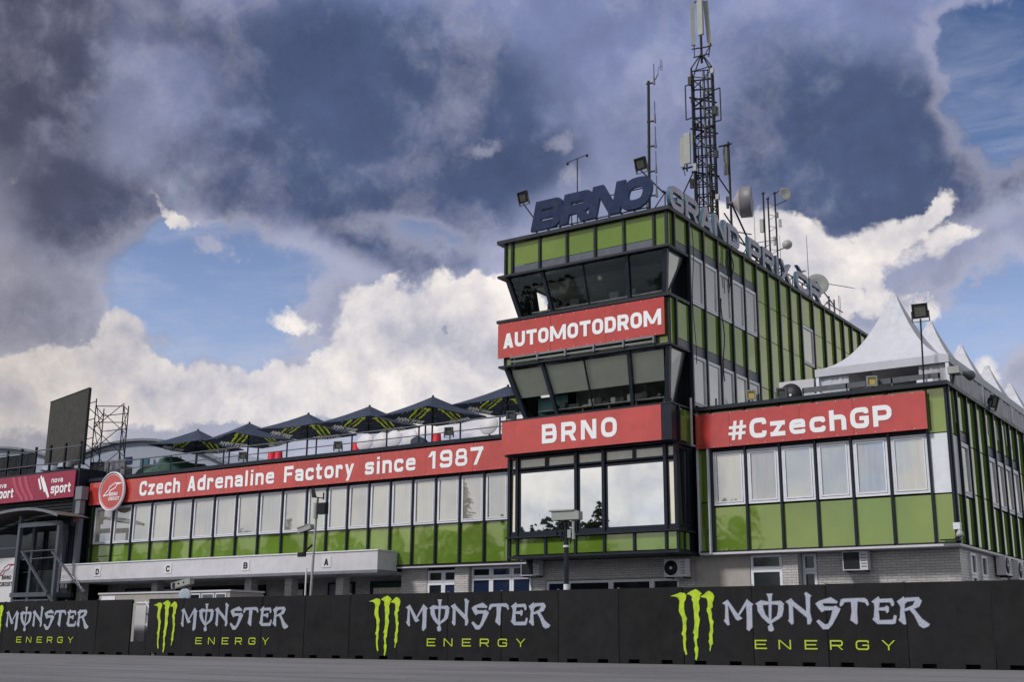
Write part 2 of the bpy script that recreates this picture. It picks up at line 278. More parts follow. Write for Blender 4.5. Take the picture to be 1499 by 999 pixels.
# ---------------------------------------------------------------- mesh helper
class MB:
    def __init__(s): s.v = []; s.f = []; s.m = []; s.cm = 0; s.smooth = set()
    def add(s, vs, fs, sm=False):
        o = len(s.v); s.v += [tuple(q) for q in vs]
        for f in fs:
            if sm: s.smooth.add(len(s.f))
            s.f.append([o+i for i in f]); s.m.append(s.cm)
        return s
    def box(s, x0, x1, y0, y1, z0, z1):
        return s.add([(x, y, z) for z in (z0, z1) for y in (y0, y1) for x in (x0, x1)], [(0, 2, 3, 1), (4, 5, 7, 6), (0, 1, 5, 4), (2, 6, 7, 3), (0, 4, 6, 2), (1, 3, 7, 5)])
    def beam(s, p, q, w, d=None, up=(0, 0, 1)):
        d = d or w; p = Vector(p); q = Vector(q); a = (q-p).normalized(); up = Vector(up)
        if abs(a.dot(up)) > .98: up = Vector((0, 1, 0))
        r = a.cross(up).normalized(); u = r.cross(a)
        vs = [c+r*i*w/2+u*j*d/2 for c in (p, q) for i, j in ((-1, -1), (1, -1), (1, 1), (-1, 1))]
        return s.add(vs, [(0, 1, 2, 3), (7, 6, 5, 4), (0, 4, 5, 1), (1, 5, 6, 2), (2, 6, 7, 3), (3, 7, 4, 0)])
    def tube(s, p, q, r, r2=None, n=8, cap=True):
        r2 = r if r2 is None else r2; p = Vector(p); q = Vector(q); a = (q-p).normalized(); up = Vector((0, 0, 1)) if abs(a.z) < .95 else Vector((0, 1, 0))
        e = a.cross(up).normalized(); u = e.cross(a)
        vs = [c+(e*math.cos(2*math.pi*i/n)+u*math.sin(2*math.pi*i/n))*rr for c, rr in ((p, r), (q, r2)) for i in range(n)]
        s.add(vs, [(i, n+i, n+(i+1) % n, (i+1) % n) for i in range(n)], True)
        if cap: s.add(vs, [tuple(range(n)), tuple(range(2*n-1, n-1, -1))])
        return s
    def lathe(s, c, axis, prof, n=20):
        c = Vector(c); a = Vector(axis).normalized(); up = Vector((0, 0, 1)) if abs(a.z) < .95 else Vector((0, 1, 0))
        e = a.cross(up).normalized(); u = e.cross(a); vs = []; fs = []
        for (h, r) in prof:
            vs += [c+a*h+(e*math.cos(2*math.pi*i/n)+u*math.sin(2*math.pi*i/n))*max(r, 1e-4) for i in range(n)]
        for k in range(len(prof)-1):
            fs += [(k*n+i, (k+1)*n+i, (k+1)*n+(i+1) % n, k*n+(i+1) % n) for i in range(n)]
        return s.add(vs, fs, True)
    def quadslab(s, pts, th):      # a sheet given by its corners, thickened backwards along its normal
        p = [Vector(q) for q in pts]; n = (p[1]-p[0]).cross(p[2]-p[0]).normalized()*th; k = len(p)
        vs = p+[q-n for q in p]
        return s.add(vs, [tuple(range(k)), tuple(range(2*k-1, k-1, -1))]+[(i, k+i, k+(i+1) % k, (i+1) % k) for i in range(k)])
    def mesh(s, name, mats):
        me = bpy.data.meshes.new(name); me.from_pydata(s.v, [], s.f)
        for m in (mats if isinstance(mats, (list, tuple)) else [mats]): me.materials.append(MATS[m])
        me.polygons.foreach_set('material_index', s.m)
        if s.smooth: me.polygons.foreach_set('use_smooth', [i in s.smooth for i in range(len(s.f))])
        me.update(); return me

def link(name, me, parent=None, loc=(0, 0, 0), rot=(0, 0, 0)):
    o = bpy.data.objects.new(name, me); COL.objects.link(o); o.parent = parent; o.location = loc; o.rotation_euler = rot
    return o
def worldloc(o):
    v = Vector((0, 0, 0))
    while o is not None: v += o.location; o = o.parent
    return v
def part(name, mb, mats, parent):       # mb is in world coordinates; only unrotated parents
    L = worldloc(parent); n = len(mb.v); c = Vector((0, 0, 0))
    for q in mb.v: c += Vector(q)
    c = c/max(n, 1); mb.v = [(q[0]-c.x, q[1]-c.y, q[2]-c.z) for q in mb.v]
    return link(name, mb.mesh(name, mats), parent, c-L)
def tag(o, label=None, cat=None, group=None, kind=None):
    if label: o['label'] = label
    if cat: o['category'] = cat
    if group: o['group'] = group
    if kind: o['kind'] = kind
    return o
def thing(name, label, cat, loc, rz=0, group=None):
    o = bpy.data.objects.new(name, None); COL.objects.link(o); o.location = loc; o.rotation_euler = (0, 0, rz); o.empty_display_size = .3
    return tag(o, label, cat, group)
def copy_thing(r, loc, rz=0, label=None, group=None):
    c = r.copy(); COL.objects.link(c); c.location = loc; c.rotation_euler = (0, 0, rz)
    if label: c['label'] = label
    if group: c['group'] = group
    def rec(a, b):
        for ch in a.children:
            d = ch.copy(); COL.objects.link(d); d.parent = b; rec(ch, d)
    rec(r, c); return c

# ---------------------------------------------------------------- lettering: glyphs are unions of strokes
def seg(p, q, t):
    p = Vector(p); q = Vector(q); d = (q-p).normalized()*t/2; n = Vector((-d.y, d.x)); return [p-n, q-n, q+n, p+n]
def disc(c, r, n=12): return [Vector((c[0]+r*math.cos(2*math.pi*i/n), c[1]+r*math.sin(2*math.pi*i/n))) for i in range(n)]
def rounded(pts, r, closed):
    out = []; n = len(pts)
    for i, p in enumerate(pts):
        rr = r[i] if isinstance(r, (list, tuple)) else r
        if (not closed and i in (0, n-1)) or rr <= 0: out.append(Vector(p)); continue
        p = Vector(p); a = Vector(pts[i-1])-p; b = Vector(pts[(i+1) % n])-p; k = min(rr, a.length*.5, b.length*.5)
        A = p+a.normalized()*k; B = p+b.normalized()*k
        for j in range(6):
            u = j/5; out.append(A*(1-u)**2+p*2*u*(1-u)+B*u*u)
    return out
def strokes(pts, t, r=0.0, closed=False, joint=True):
    q = rounded(pts, r, closed); n = len(q); P = []
    for i in range(n if closed else n-1):
        if (q[(i+1) % n]-q[i]).length > 1e-5: P.append(seg(q[i], q[(i+1) % n], t))
    if joint:
        for i in range(n) if closed else range(1, n-1):
            a = q[i]-q[i-1]; b = q[(i+1) % n]-q[i]
            if a.length > 1e-5 and b.length > 1e-5:
                if a.angle(b) > 1.2: P.append([q[i]+Vector(c)*t/2 for c in ((-1, -1), (1, -1), (1, 1), (-1, 1))])
                else: P.append(disc(q[i], t/2, 10))
    return P
def dg(p, q, w): return [Vector((p[0]-w/2, p[1])), Vector((p[0]+w/2, p[1])), Vector((q[0]+w/2, q[1])), Vector((q[0]-w/2, q[1]))]
def glyph(ch, w, h, t):
    L = t/2; R = w-t/2; B = t/2; T = h-t/2; M = h*.5; r = min(w, h)*.34; x = h*.76; X = x-t/2; Mx = x*.52; s = strokes
    if ch == 'A': return [dg((t*.55, 0), (w/2, h), t*1.1), dg((w-t*.55, 0), (w/2, h), t*1.1), seg((w*.22, h*.28), (w*.78, h*.28), t*.85)]
    if ch == 'B': return s([(L, B), (L, T), (R-t*.12, T), (R-t*.12, M), (R, M), (R, B)], t, [0, 0, r*.6, 0, 0, r*.6], True)+[seg((L, M), (R, M), t*.85)]
    if ch == 'C': return s([(R, h*.66), (R, T), (L, T), (L, B), (R, B), (R, h*.34)], t, r)
    if ch == 'D': return s([(L, B), (L, T), (R, T), (R, B)], t, [0, 0, r, r], True)
    if ch == 'E': return [seg((L, 0), (L, h), t), seg((0, T), (w, T), t*.9), seg((0, B), (w, B), t*.9), seg((0, M), (w*.9, M), t*.8)]
    if ch == 'F': return [seg((L, 0), (L, h), t), seg((0, T), (w, T), t), seg((0, M), (w*.88, M), t*.9)]
    if ch == 'G': return s([(R, h*.70), (R, T), (L, T), (L, B), (R, B), (R, M-t*.2)], t, [0, r, r, r, r*.5, 0])+[seg((w*.5, M-t*.1), (w, M-t*.1), t*.85)]
    if ch in 'Ii' and ch == 'I': return [seg((w/2, 0), (w/2, h), t)]
    if ch == 'M': return [seg((L, 0), (L, h), t), seg((R, 0), (R, h), t), dg((t*.5, h), (w/2, h*.12), t), dg((w-t*.5, h), (w/2, h*.12), t)]
    if ch == 'N': return [seg((L, 0), (L, h), t), seg((R, 0), (R, h), t), dg((t*.6, h), (w-t*.6, 0), t*1.15)]
    if ch in 'O0': return s([(L, B), (L, T), (R, T), (R, B)], t, r, True)
    if ch == 'P': return s([(L, 0), (L, T), (R, T), (R, h*.40), (L, h*.40)], t, [0, 0, r*.8, r*.8, 0])
    if ch == 'R': return s([(L, 0), (L, T), (R-t*.05, T), (R-t*.05, h*.44), (L, h*.44)], t, [0, 0, r*.7, r*.7, 0])+[dg((w*.55, h*.46), (w-t*.55, 0), t*1.1)]
    if ch == 'T': return [seg((0, T), (w, T), t), seg((w/2, 0), (w/2, h), t)]
    if ch == 'U': return s([(L, h), (L, B), (R, B), (R, h)], t, r)
    if ch == 'X': return [dg((t*.6, 0), (w-t*.6, h), t*1.15), dg((w-t*.6, 0), (t*.6, h), t*1.15)]
    if ch == 'Y': return [dg((w/2, h*.42), (t*.6, h), t*1.15), dg((w/2, h*.42), (w-t*.6, h), t*1.15), seg((w/2, 0), (w/2, h*.5), t)]
    if ch == 'L': return [seg((L, 0), (L, h), t), seg((0, B), (w, B), t)]
    if ch == 'K': return [seg((L, 0), (L, h), t), dg((t, M), (w-t*.6, h), t*1.1), dg((t, M), (w-t*.6, 0), t*1.1)]
    if ch == 'S': return s([(R, h*.72), (R, T), (L, T), (L, M), (R, M), (R, B), (L, B), (L, h*.28)], t, r*.6)
    if ch == 'H': return [seg((L, 0), (L, h), t), seg((R, 0), (R, h), t), seg((0, M), (w, M), t)]
    if ch == '#': return [dg((w*.26, 0), (w*.40, h), t*.8), dg((w*.62, 0), (w*.76, h), t*.8), seg((w*.04, h*.66), (w, h*.66), t*.7), seg((0, h*.34), (w*.95, h*.34), t*.7)]
    if ch == '1': return [seg((w*.62, 0), (w*.62, h), t), dg((w*.08, h*.68), (w*.5, h), t*1.1)]
    if ch == '7': return [seg((0, T), (w, T), t), dg((w*.38, 0), (w-t*.6, h-t*.5), t*1.1)]
    if ch == '8': return s([(L+w*.05, M+t*.05), (L+w*.05, T), (R-w*.05, T), (R-w*.05, M+t*.05)], t*.9, r*.8, True)+s([(L, B), (L, M+t*.05), (R, M+t*.05), (R, B)], t*.9, r*.8, True)
    if ch == '9': return s([(R, M-t*.1), (L, M-t*.1), (L, T), (R, T), (R, B), (L, B), (L, h*.27)], t, [0, r*.7, r*.7, r*.7, r*.7, r*.7, 0])
    if ch == 'a': return s([(L, x*.72), (L, X), (R, X), (R, 0)], t, r*.7)+s([(R, Mx), (L, Mx), (L, B), (R, B)], t*.9, [0, r*.5, r*.5, 0])
    if ch == 'c': return s([(R, x*.66), (R, X), (L, X), (L, B), (R, B), (R, x*.34)], t, r*.8)
    if ch == 'd': return s([(R, x), (L, X), (L, B), (R, B)], t, [0, r*.7, r*.7, 0])+[seg((L+r*.5, X), (R, X), t), seg((R, 0), (R, h), t)]
    if ch == 'e': return s([(R, x*.24), (R, B), (L, B), (L, X), (R, X), (R, x*.55), (L, x*.55)], t*.86, [0, r*.8, r*.8, r*.8, r*.8, 0, 0])
    if ch == 'h': return [seg((L, 0), (L, h), t)]+s([(L, X), (R, X), (R, 0)], t, [0, r*.7, 0])
    if ch == 'i': return [seg((w/2, 0), (w/2, x), t), seg((w/2, h*.86), (w/2, h), t)]
    if ch == 'l': return [seg((w/2, 0), (w/2, h), t)]
    if ch == 'n': return [seg((L, 0), (L, x), t)]+s([(L, X), (R, X), (R, 0)], t, [0, r*.7, 0])
    if ch == 'o': return s([(L, B), (L, X), (R, X), (R, B)], t, r*.8, True)
    if ch == 'p': return [seg((L, -h*.22), (L, x), t)]+s([(L, X), (R, X), (R, B), (L, B)], t, [0, r*.7, r*.7, 0])
    if ch == 'r': return [seg((L, 0), (L, x), t)]+s([(L, X), (R, X), (R, x*.66)], t, [0, r*.6, 0])
    if ch == 's': return s([(R, x*.72), (R, X), (L, X), (L, Mx), (R, Mx), (R, B), (L, B), (L, x*.28)], t*.92, [0]+[r*.5]*6+[0])
    if ch == 't': return s([(w*.36, h*.94), (w*.36, B), (w-t*.2, B)], t, [0, r*.5, 0])+[seg((0, X), (w*.95, X), t*.9)]
    if ch == 'v': return [dg((w/2, 0), (t*.5, x), t), dg((w/2, 0), (w-t*.5, x), t)]
    if ch == 'y': return [dg((w/2, 0), (t*.5, x), t), dg((w*.30, -h*.24), (w-t*.5, x), t)]
    if ch == 'z': return [seg((0, X), (w, X), t*.95), seg((0, B), (w, B), t*.95), dg((t*.7, t*.4), (w-t*.7, x-t*.4), t*1.1)]
    return []
WID = {'I': .28, 'i': .28, 'l': .28, '1': .5, 't': .5, 'r': .52, 'M': 1.08, '#': .95, 'n': .66, 'h': .66, 'e': .68, 'a': .66, 'c': .64, 's': .66, 'o': .7, 'd': .68, 'v': .68, 'y': .68, 'z': .62, 'p': .68, '-': .4, ' ': .45}
def triang(polys):
    V = []; Fc = []
    for p in polys:
        a = sum(p[i].x*p[(i+1) % len(p)].y-p[(i+1) % len(p)].x*p[i].y for i in range(len(p)))
        if a < 0: p = p[::-1]
        Fc.append(list(range(len(V), len(V)+len(p)))); V += [Vector((q.x, q.y)) for q in p]
    vo, eo, fo, ov, oe, of = delaunay_2d_cdt(V, [], Fc, 0, 1e-5)
    return vo, [f for f, o in zip(fo, of) if o]
def flat_mesh(polys, th, mb=None, fn=None, smat=0):
    """extrude a 2D union; fn maps (x, z, depth) to 3D; front at depth 0, back at th"""
    vo, fo = triang(polys); mb = mb or MB(); n = len(vo)
    fn = fn or (lambda x, z, d: (x, d, z))
    used = {}
    for f in fo:
        for i in f: used.setdefault(i, len(used))
    P = [None]*len(used)
    for i, k in used.items(): P[k] = vo[i]
    m = len(P); vs = [fn(q.x, q.y, 0) for q in P]+[fn(q.x, q.y, th) for q in P]
    F2 = [[used[i] for i in f] for f in fo]; cnt = {}
    for f in F2:
        for a, b in zip(f, f[1:]+f[:1]): cnt[(a, b)] = 1
    side = [(b, a, a+m, b+m) for (a, b) in cnt if (b, a) not in cnt]
    mb.cm = 0; mb.add(vs, F2)
    mb.cm = smat; mb.add(vs, [tuple(m+i for i in reversed(f)) for f in F2]+side); mb.cm = 0
    return mb
def text_polys(txt, x0, x1, z0, h, t=.2, gap=.16, wf=.72, shear=0.0):
    """lay txt between x0 and x1; t stroke as a share of the cap height"""
    ws = [WID.get(c, wf)*(wf/.72 if c not in 'Iil' else 1) for c in txt]; tot = sum(ws)+gap*(len(txt)-1); k = (x1-x0)/tot; cx = x0; out = []
    for c, w in zip(txt, ws):
        W = w*k; c2 = 'C' if c == 'Č' else c
        P = glyph(c2, W, h, t*h)
        if c == 'Č': P += [dg((W*.5, h*1.06), (W*.18, h*1.26), t*h*.9), dg((W*.5, h*1.06), (W*.82, h*1.26), t*h*.9)]
        out.append([[Vector((cx+q[0]+shear*q[1], z0+q[1])) for q in p] for p in P]); cx += (w+gap)*k
    return out
def flat_text(words, parent, y, mname, th=.006, name='lettering'):
    """words: (txt,x0,x1,z0,h,t); one printed part standing 6 mm proud of a facade facing -Y"""
    mb = MB(); L = worldloc(parent)
    for wd in words:
        for g in text_polys(*wd[:5], t=wd[5] if len(wd) > 5 else .2, gap=wd[6] if len(wd) > 6 else .16):
            if g: flat_mesh(g, th, mb, lambda x, z, d: (x, y-th+d, z))
    return part(name, mb, mname, parent)

# ================================================================ SETTING
def structure(name, mb, mats):
    return tag(part_top(name, mb, mats), kind='structure')
def part_top(name, mb, mats): return part(name, mb, mats, None)
g = MB(); g.add([(-900, -700, -.03), (900, -700, -.03), (900, 1100, -.03), (-900, 1100, -.03)], [(0, 1, 2, 3)]); structure('ground', g, 'grass')
g = MB(); g.add([(-400, -14, 0), (400, -14, 0), (400, 150, 0), (-400, 150, 0)], [(0, 1, 2, 3)]); structure('track', g, 'asphalt')
g = MB(); g.add([(-200, 29.78, .004), (60, 29.78, .004), (60, 29.94, .004), (-200, 29.94, .004)], [(0, 1, 2, 3)])
structure('painted_edge_line', g, 'paint_white')

# ---------------------------------------------------------------- facade pieces with shared meshes
PC = {}
def cached(key, fn):
    if key not in PC: PC[key] = fn()
    return PC[key]
ROT = {'y': 0.0, 'x': math.pi/2}
def put(name, me, parent, c, ax, tilt=0.0, L=None):
    L = L if L is not None else worldloc(parent)
    return link(name, me, parent, Vector(c)-L, (random.uniform(-tilt, tilt), 0, ROT[ax]+random.uniform(-tilt, tilt)))
def q2(v): return round(v, 2)
def panel(parent, ax, plane, a0, a1, z0, z1, m='green_glass', name='panel', th=.03, tilt=.004, gap=.006):
    w = q2(a1-a0-gap); h = q2(z1-z0-gap)
    me = cached(('p', w, h, m, th), lambda: MB().box(-w/2, w/2, 0, th, -h/2, h/2).mesh(name, m))
    u = (a0+a1)/2; c = (u, plane, (z0+z1)/2) if ax == 'y' else (plane, u, (z0+z1)/2)
    return put(name, me, parent, c, ax, tilt)
def mullion(parent, ax, plane, a, z0, z1, w=.075, d=.13, m='mullion', name='mullion'):
    h = q2(z1-z0)
    me = cached(('m', w, h, d, m), lambda: MB().box(-w/2, w/2, -d+.03, .06, -h/2, h/2).mesh(name, m))
    c = (a, plane, (z0+z1)/2) if ax == 'y' else (plane, a, (z0+z1)/2)
    return put(name, me, parent, c, ax)
def window(parent, ax, plane, a0, a1, z0, z1, fm='white_frame', gm='wing_glass', bar=.06, tilt=.012, opener=True, dep=.04):
    w = q2(a1-a0); h = q2(z1-z0)
    def mk():
        b = MB(); W = w/2; H = h/2
        def ring(W, H, t, y0, y1): b.box(-W, -W+t, y0, y1, -H, H); b.box(W-t, W, y0, y1, -H, H); b.box(-W+t, W-t, y0, y1, H-t, H); b.box(-W+t, W-t, y0, y1, -H, -H+t)
        ring(W, H, bar, -dep, .05)
        if opener: ring(W-bar-.012, H-bar-.012, bar*.6, -dep-.015, .045)
        return b.mesh('window', fm)
    me = cached(('w', w, h, fm, bar, opener, dep), mk)
    e = bar*(1.55 if opener else .9)
    pm = cached(('g', w, h, gm, bar, opener), lambda: MB().box(-w/2+e, w/2-e, 0, .012, -h/2+e, h/2-e).mesh('pane', gm))
    u = (a0+a1)/2; c = (u, plane, (z0+z1)/2) if ax == 'y' else (plane, u, (z0+z1)/2)
    o = put('window', me, parent, c, ax)
    p = link('pane', pm, o, (0, .01 if not opener else -.01, 0), (random.uniform(-tilt, tilt), 0, random.uniform(-tilt, tilt)))
    return o
def bar_part(parent, name, m, *boxes):
    b = MB()
    for q in boxes: b.box(*q)
    return part(name, b, m, parent)

# ================================================================ LEFT WING (pit building)
WX = [-51.15, -50.85, -49.343, -47.934, -46.514, -45.083, -43.669, -42.204, -40.759, -39.356, -37.91, -36.468, -35.299, -34.121, -32.955, -31.801, -30.641, -29.46, -28.277, -27.10, -25.95, -25.12]
wing = thing('pit_building', 'long low green and white pit building with a ribbon of windows left of the tower', 'building', (-38, 44, 0))
bar_part(wing, 'wall', 'dark_wall', (-51.2, -25.1, 38.1, 60, 3.5, 7.6))
bar_part(wing, 'terrace_floor', 'terrace', (-51.2, -25.1, 38.3, 60, 7.603, 7.70))
bar_part(wing, 'roof_trim', 'trim', (-51.25, -25.12, 37.72, 38.3, 8.22, 8.38), (-51.25, -25.12, 38.1, 38.3, 7.70, 8.22))
for i, (a, b) in enumerate(zip(WX[:-1], WX[1:])):
    if b-a > .6:
        window(wing, 'y', 38.0, a+.05, b-.05, 5.12, 6.93)
        panel(wing, 'y', 38.0, a, b, 6.95, 7.05, 'trim', 'spandrel')
        panel(wing, 'y', 38.0, a+.03, b-.03, 3.56, 5.08)
        panel(wing, 'y', 38.0, a+.03, b-.03, 7.08, 8.21)
    else:
        panel(wing, 'y', 38.0, a+.03, b-.03, 3.56, 8.21, 'green_glass' if i == 0 else 'trim')
for x in WX[:-1]: mullion(wing, 'y', 38.0, x, 3.52, 8.21)
bar_part(wing, 'ledge', 'trim', (-51.25, -25.12, 37.93, 38.08, 5.075, 5.12), (-51.25, -25.12, 37.9, 38.4, 3.47, 3.53))
bar_part(wing, 'soffit_strip', 'white_metal', (-31.3, -25.1, 37.88, 38.35, 3.42, 3.468))
# ground floor
bar_part(wing, 'brick_wall', 'white_brick', (-31.4, -30.1, 38.3, 38.6, 0, 3.42), (-28.62, -27.95, 38.15, 38.6, 0, 3.42), (-30.1, -28.62, 38.32, 38.6, 0, 1.2), (-27.95, -25.1, 38.32, 38.6, 0, 1.2))
bar_part(wing, 'back_wall', 'white_brick', (-51.2, -31.4, 39.4, 39.7, 0, 3.5))
def gwin(parent, x0, x1, zs, xs, y, gms, fr='white_frame', bar=.09):
    k = 0
    for zi in range(len(zs)-1):
        for xi in range(len(xs)-1):
            window(parent, 'y', y, xs[xi]+.005, xs[xi+1]-.005, zs[zi]+.005, zs[zi+1]-.005, fr, gms[k % len(gms)], bar=bar, opener=False, tilt=.003); k += 1
gwin(wing, 0, 0, [1.2, 2.84, 3.32], [-30.08, -29.3, -28.64], 38.36, ['dark_glass', 'blue_glass', 'dark_glass', 'dark_glass'])
gwin(wing, 0, 0, [1.2, 2.98, 3.40], [-27.93, -27.0, -26.05, -25.15], 38.36, ['blue_glass', 'blue_glass', 'blue_glass', 'dark_glass'])
# canopy over the doors marked A to D
can = thing('door_canopy', 'white metal canopy lettered A to D above the pit building doors', 'canopy', (-41.3, 37.3, 3.2))
bar_part(can, 'fascia', 'white_metal', (-51.35, -31.36, 36.734, 36.80, 3.32, 4.06))
bar_part(can, 'fascia', 'white_metal', (-31.42, -31.362, 36.80, 37.95, 3.32, 4.06))
bar_part(can, 'top_cap', 'white_frame', (-51.4, -31.32, 36.70, 37.93, 4.062, 4.11))
bar_part(can, 'bottom_edge', 'grey_metal', (-51.38, -31.34, 36.72, 36.83, 3.20, 3.318), (-31.43, -31.34, 36.83, 37.95, 3.20, 3.318))
bar_part(can, 'soffit', 'white_metal', (-51.3, -31.44, 36.835, 39.38, 3.24, 3.29))
for i, (x, ch) in enumerate(((-48.58, 'D'), (-43.63, 'C'), (-38.69, 'B'), (-34.05, 'A'))):
    p = bar_part(can, 'number_plate', 'sign_white', (x-.24, x+.24, 36.715, 36.732, 3.47, 3.90))
    flat_text([(ch, x-.12, x+.12, 3.55, .27, .24)], p, 36.713, 'black')
for x in (-50.9, -45.4, -39.3, -36.9, -34.0):
    bar_part(wing, 'pillar', 'white_brick', (x-.2, x+.2, 37.5, 37.9, 0, 3.235))
for i, (x0, x1, m) in enumerate(((-49.6, -47.9, 'grey_metal'), (-47.4, -46.0, 'white_metal'), (-44.8, -40.2, 'dark_wall'), (-38.8, -37.6, 'dark_wall'), (-36.2, -34.9, 'grey_metal'), (-33.8, -31.9, 'green_tarp'))):
    d = MB(); d.box(x0, x1, 39.3, 39.39, 0, 2.95)
    dd = part('door', d, m, wing)
    fr = MB(); fr.box(x0-.08, x0, 39.27, 39.4, 0, 3.03); fr.box(x1, x1+.08, 39.27, 39.4, 0, 3.03); fr.box(x0, x1, 39.27, 39.4, 2.95, 3.03)
    part('frame', fr, 'dark_steel', dd)
    if i in (3, 5):
        bl = MB(); n = 14
        for k in range(n):
            a = x0+.12+(x1-x0-.24)*k/n; bl.box(a, a+(x1-x0-.3)/n*.8, 39.27, 39.29, .4, 2.75)
        part('blind', bl, 'blind', dd)

# ================================================================ RIGHT BLOCK
BX = [-18.05, -17.5, -16.25, -15.02, -13.80, -12.595, -11.375, -10.135, -9.50]
blk = thing('side_building', 'green panelled two storey building right of the tower with white framed windows', 'building', (-13.8, 48, 0))
bar_part(blk, 'wall', 'dark_wall', (-18.0, -9.6, 38.15, 66, 3.56, 7.3))
bar_part(blk, 'terrace_floor', 'terrace', (-18.0, -9.55, 38.35, 66, 7.303, 7.40))
bar_part(blk, 'roof_trim', 'trim', (-18.02, -9.36, 37.72, 38.3, 8.44, 8.57), (-9.7, -9.36, 38.3, 66, 8.44, 8.57), (-18.0, -9.6, 38.1, 38.25, 7.4, 8.44), (-9.75, -9.6, 38.25, 66, 7.4, 8.44))
for i, (a, b) in enumerate(zip(BX[:-1], BX[1:])):
    if i == 0:
        panel(blk, 'y', 38.0, a+.03, b-.03, 3.62, 5.25); panel(blk, 'y', 38.0, a+.03, b-.03, 5.28, 8.42)
    elif i == len(BX)-2:
        panel(blk, 'y', 38.0, a+.03, b-.05, 3.62, 5.08); panel(blk, 'y', 38.0, a+.03, b-.05, 7.0, 8.42)
        panel(blk, 'y', 37.97, a+.03, b+.02, 5.11, 6.97, 'white_frame', 'white_panel')
    else:
        window(blk, 'y', 38.0, a+.05, b-.05, 5.14, 6.98, bar=.075)
        panel(blk, 'y', 38.0, a+.03, b-.03, 7.02, 7.12, 'trim', 'spandrel')
        panel(blk, 'y', 38.0, a+.03, b-.03, 3.62, 5.08); panel(blk, 'y', 38.0, a+.03, b-.03, 7.14, 8.42)
for i, x in enumerate(BX): mullion(blk, 'y', 38.0, x+(.04 if i == 0 else 0), 3.56, 8.44, m='white_frame' if i < 1 else 'mullion')
bar_part(blk, 'white_post', 'white_frame', (-17.60, -17.55, 37.78, 38.0, 3.5, 7.1))
bar_part(blk, 'ledge', 'trim', (-18.0, -9.46, 37.9, 38.1, 3.56, 3.615))
bar_part(blk, 'soffit_strip', 'white_metal', (-18.0, -9.40, 37.84, 38.5, 3.49, 3.557), (-9.60, -9.40, 38.5, 66, 3.49, 3.557))
# side face, towards +X
BY = [38.0, 38.95]+[38.95+1.2*k for k in range(1, 23)]
for i, (a, b) in enumerate(zip(BY[:-1], BY[1:])):
    if i == 0: panel(blk, 'x', -9.5, a+.03, b-.03, 5.12, 6.97, 'white_frame', 'white_panel'); panel(blk, 'x', -9.5, a+.03, b-.03, 3.62, 5.08); panel(blk, 'x', -9.5, a+.03, b-.03, 7.0, 8.42)
    elif i in (1, 4, 5, 6, 7, 10, 11, 14, 15, 18):
        window(blk, 'x', -9.5, a+.05, b-.05, 5.14, 6.85, bar=.085)
        panel(blk, 'x', -9.5, a+.03, b-.03, 3.62, 5.08); panel(blk, 'x', -9.5, a+.03, b-.03, 6.9, 7.2, 'grey_spandrel', 'spandrel'); panel(blk, 'x', -9.5, a+.03, b-.03, 7.23, 8.42)
    else:
        panel(blk, 'x', -9.5, a+.03, b-.03, 3.62, 5.28); panel(blk, 'x', -9.5, a+.03, b-.03, 5.31, 6.83); panel(blk, 'x', -9.5, a+.03, b-.03, 6.86, 8.42)
for y in BY: mullion(blk, 'x', -9.5, y, 3.56, 8.44)
# ground floor of the block
bar_part(blk, 'render_wall', 'render_grey', (-18.35, -16.37, 38.25, 38.6, 0, 3.488))
bar_part(blk, 'brick_wall', 'white_brick', (-14.15, -9.62, 38.55, 38.9, 0, 3.488), (-9.9, -9.62, 38.9, 66, 0, 3.488))
bar_part(blk, 'brick_pillar', 'white_brick', (-15.22, -14.68, 38.2, 38.9, 0, 3.488))
gwin(blk, 0, 0, [1.0, 2.98, 3.47], [-16.35, -15.24], 38.3, ['dark_glass', 'dark_glass'])
gwin(blk, 0, 0, [1.0, 2.90, 3.47], [-14.66, -14.17], 38.6, ['dark_glass'])
for (a, b) in ((39.6, 40.3), (41.0, 41.7)):
    window(blk, 'x', -9.60, a, b, 1.2, 2.7, bar=.08, opener=False, gm='dark_glass'); window(blk, 'x', -9.60, a, b, 2.72, 3.4, bar=.08, opener=False, gm='dark_glass')

# ================================================================ CONTROL TOWER
tw = thing('control_tower', 'tall green panelled race control tower with two overhanging glazed cabs and antennas on top', 'building', (-21.6, 46, 0))
TX0, TX1, TF, TB = -25.06, -18.2, 36.3, 57.9
XS = -18.1    # outer plane of the side panels
bar_part(tw, 'wall', 'dark_wall', (TX0, -18.2, 41.2, TB, 0, 15.45), (TX0, -18.25, 38.4, 41.2, 0, 8.35))
bar_part(tw, 'wall', 'dark_wall', (TX0, TX0+.15, 39.6, 41.2, 8.4, 15.3), (TX0, TX0+.15, 37.6, 39.6, 10.56, 12.4), (TX0, TX0+.15, 37.6, 39.6, 14.1, 15.3))
bar_part(tw, 'wall', 'dark_wall', (-18.4, -18.25, 37.9, 41.2, 8.4, 15.3))
bar_part(tw, 'roof', 'trim', (-25.35, -17.98, 36.12, 58.05, 15.47, 15.61))
bar_part(tw, 'roof_deck', 'terrace', (-25.0, -18.3, 36.5, 57.8, 15.613, 15.66))
bar_part(tw, 'floor_slab', 'interior', (TX0+.2, -18.45, 36.75, 41.19, 12.1, 12.42), (TX0+.2, -18.45, 36.75, 41.19, 14.1, 14.3), (TX0+.2, -18.45, 36.75, 41.19, 8.36, 8.55), (TX0+.2, -18.45, 36.75, 41.19, 10.62, 10.8))
TM = [-25.03, -24.72, -23.475, -22.27, -21.06, -19.86, -18.65, -18.16]
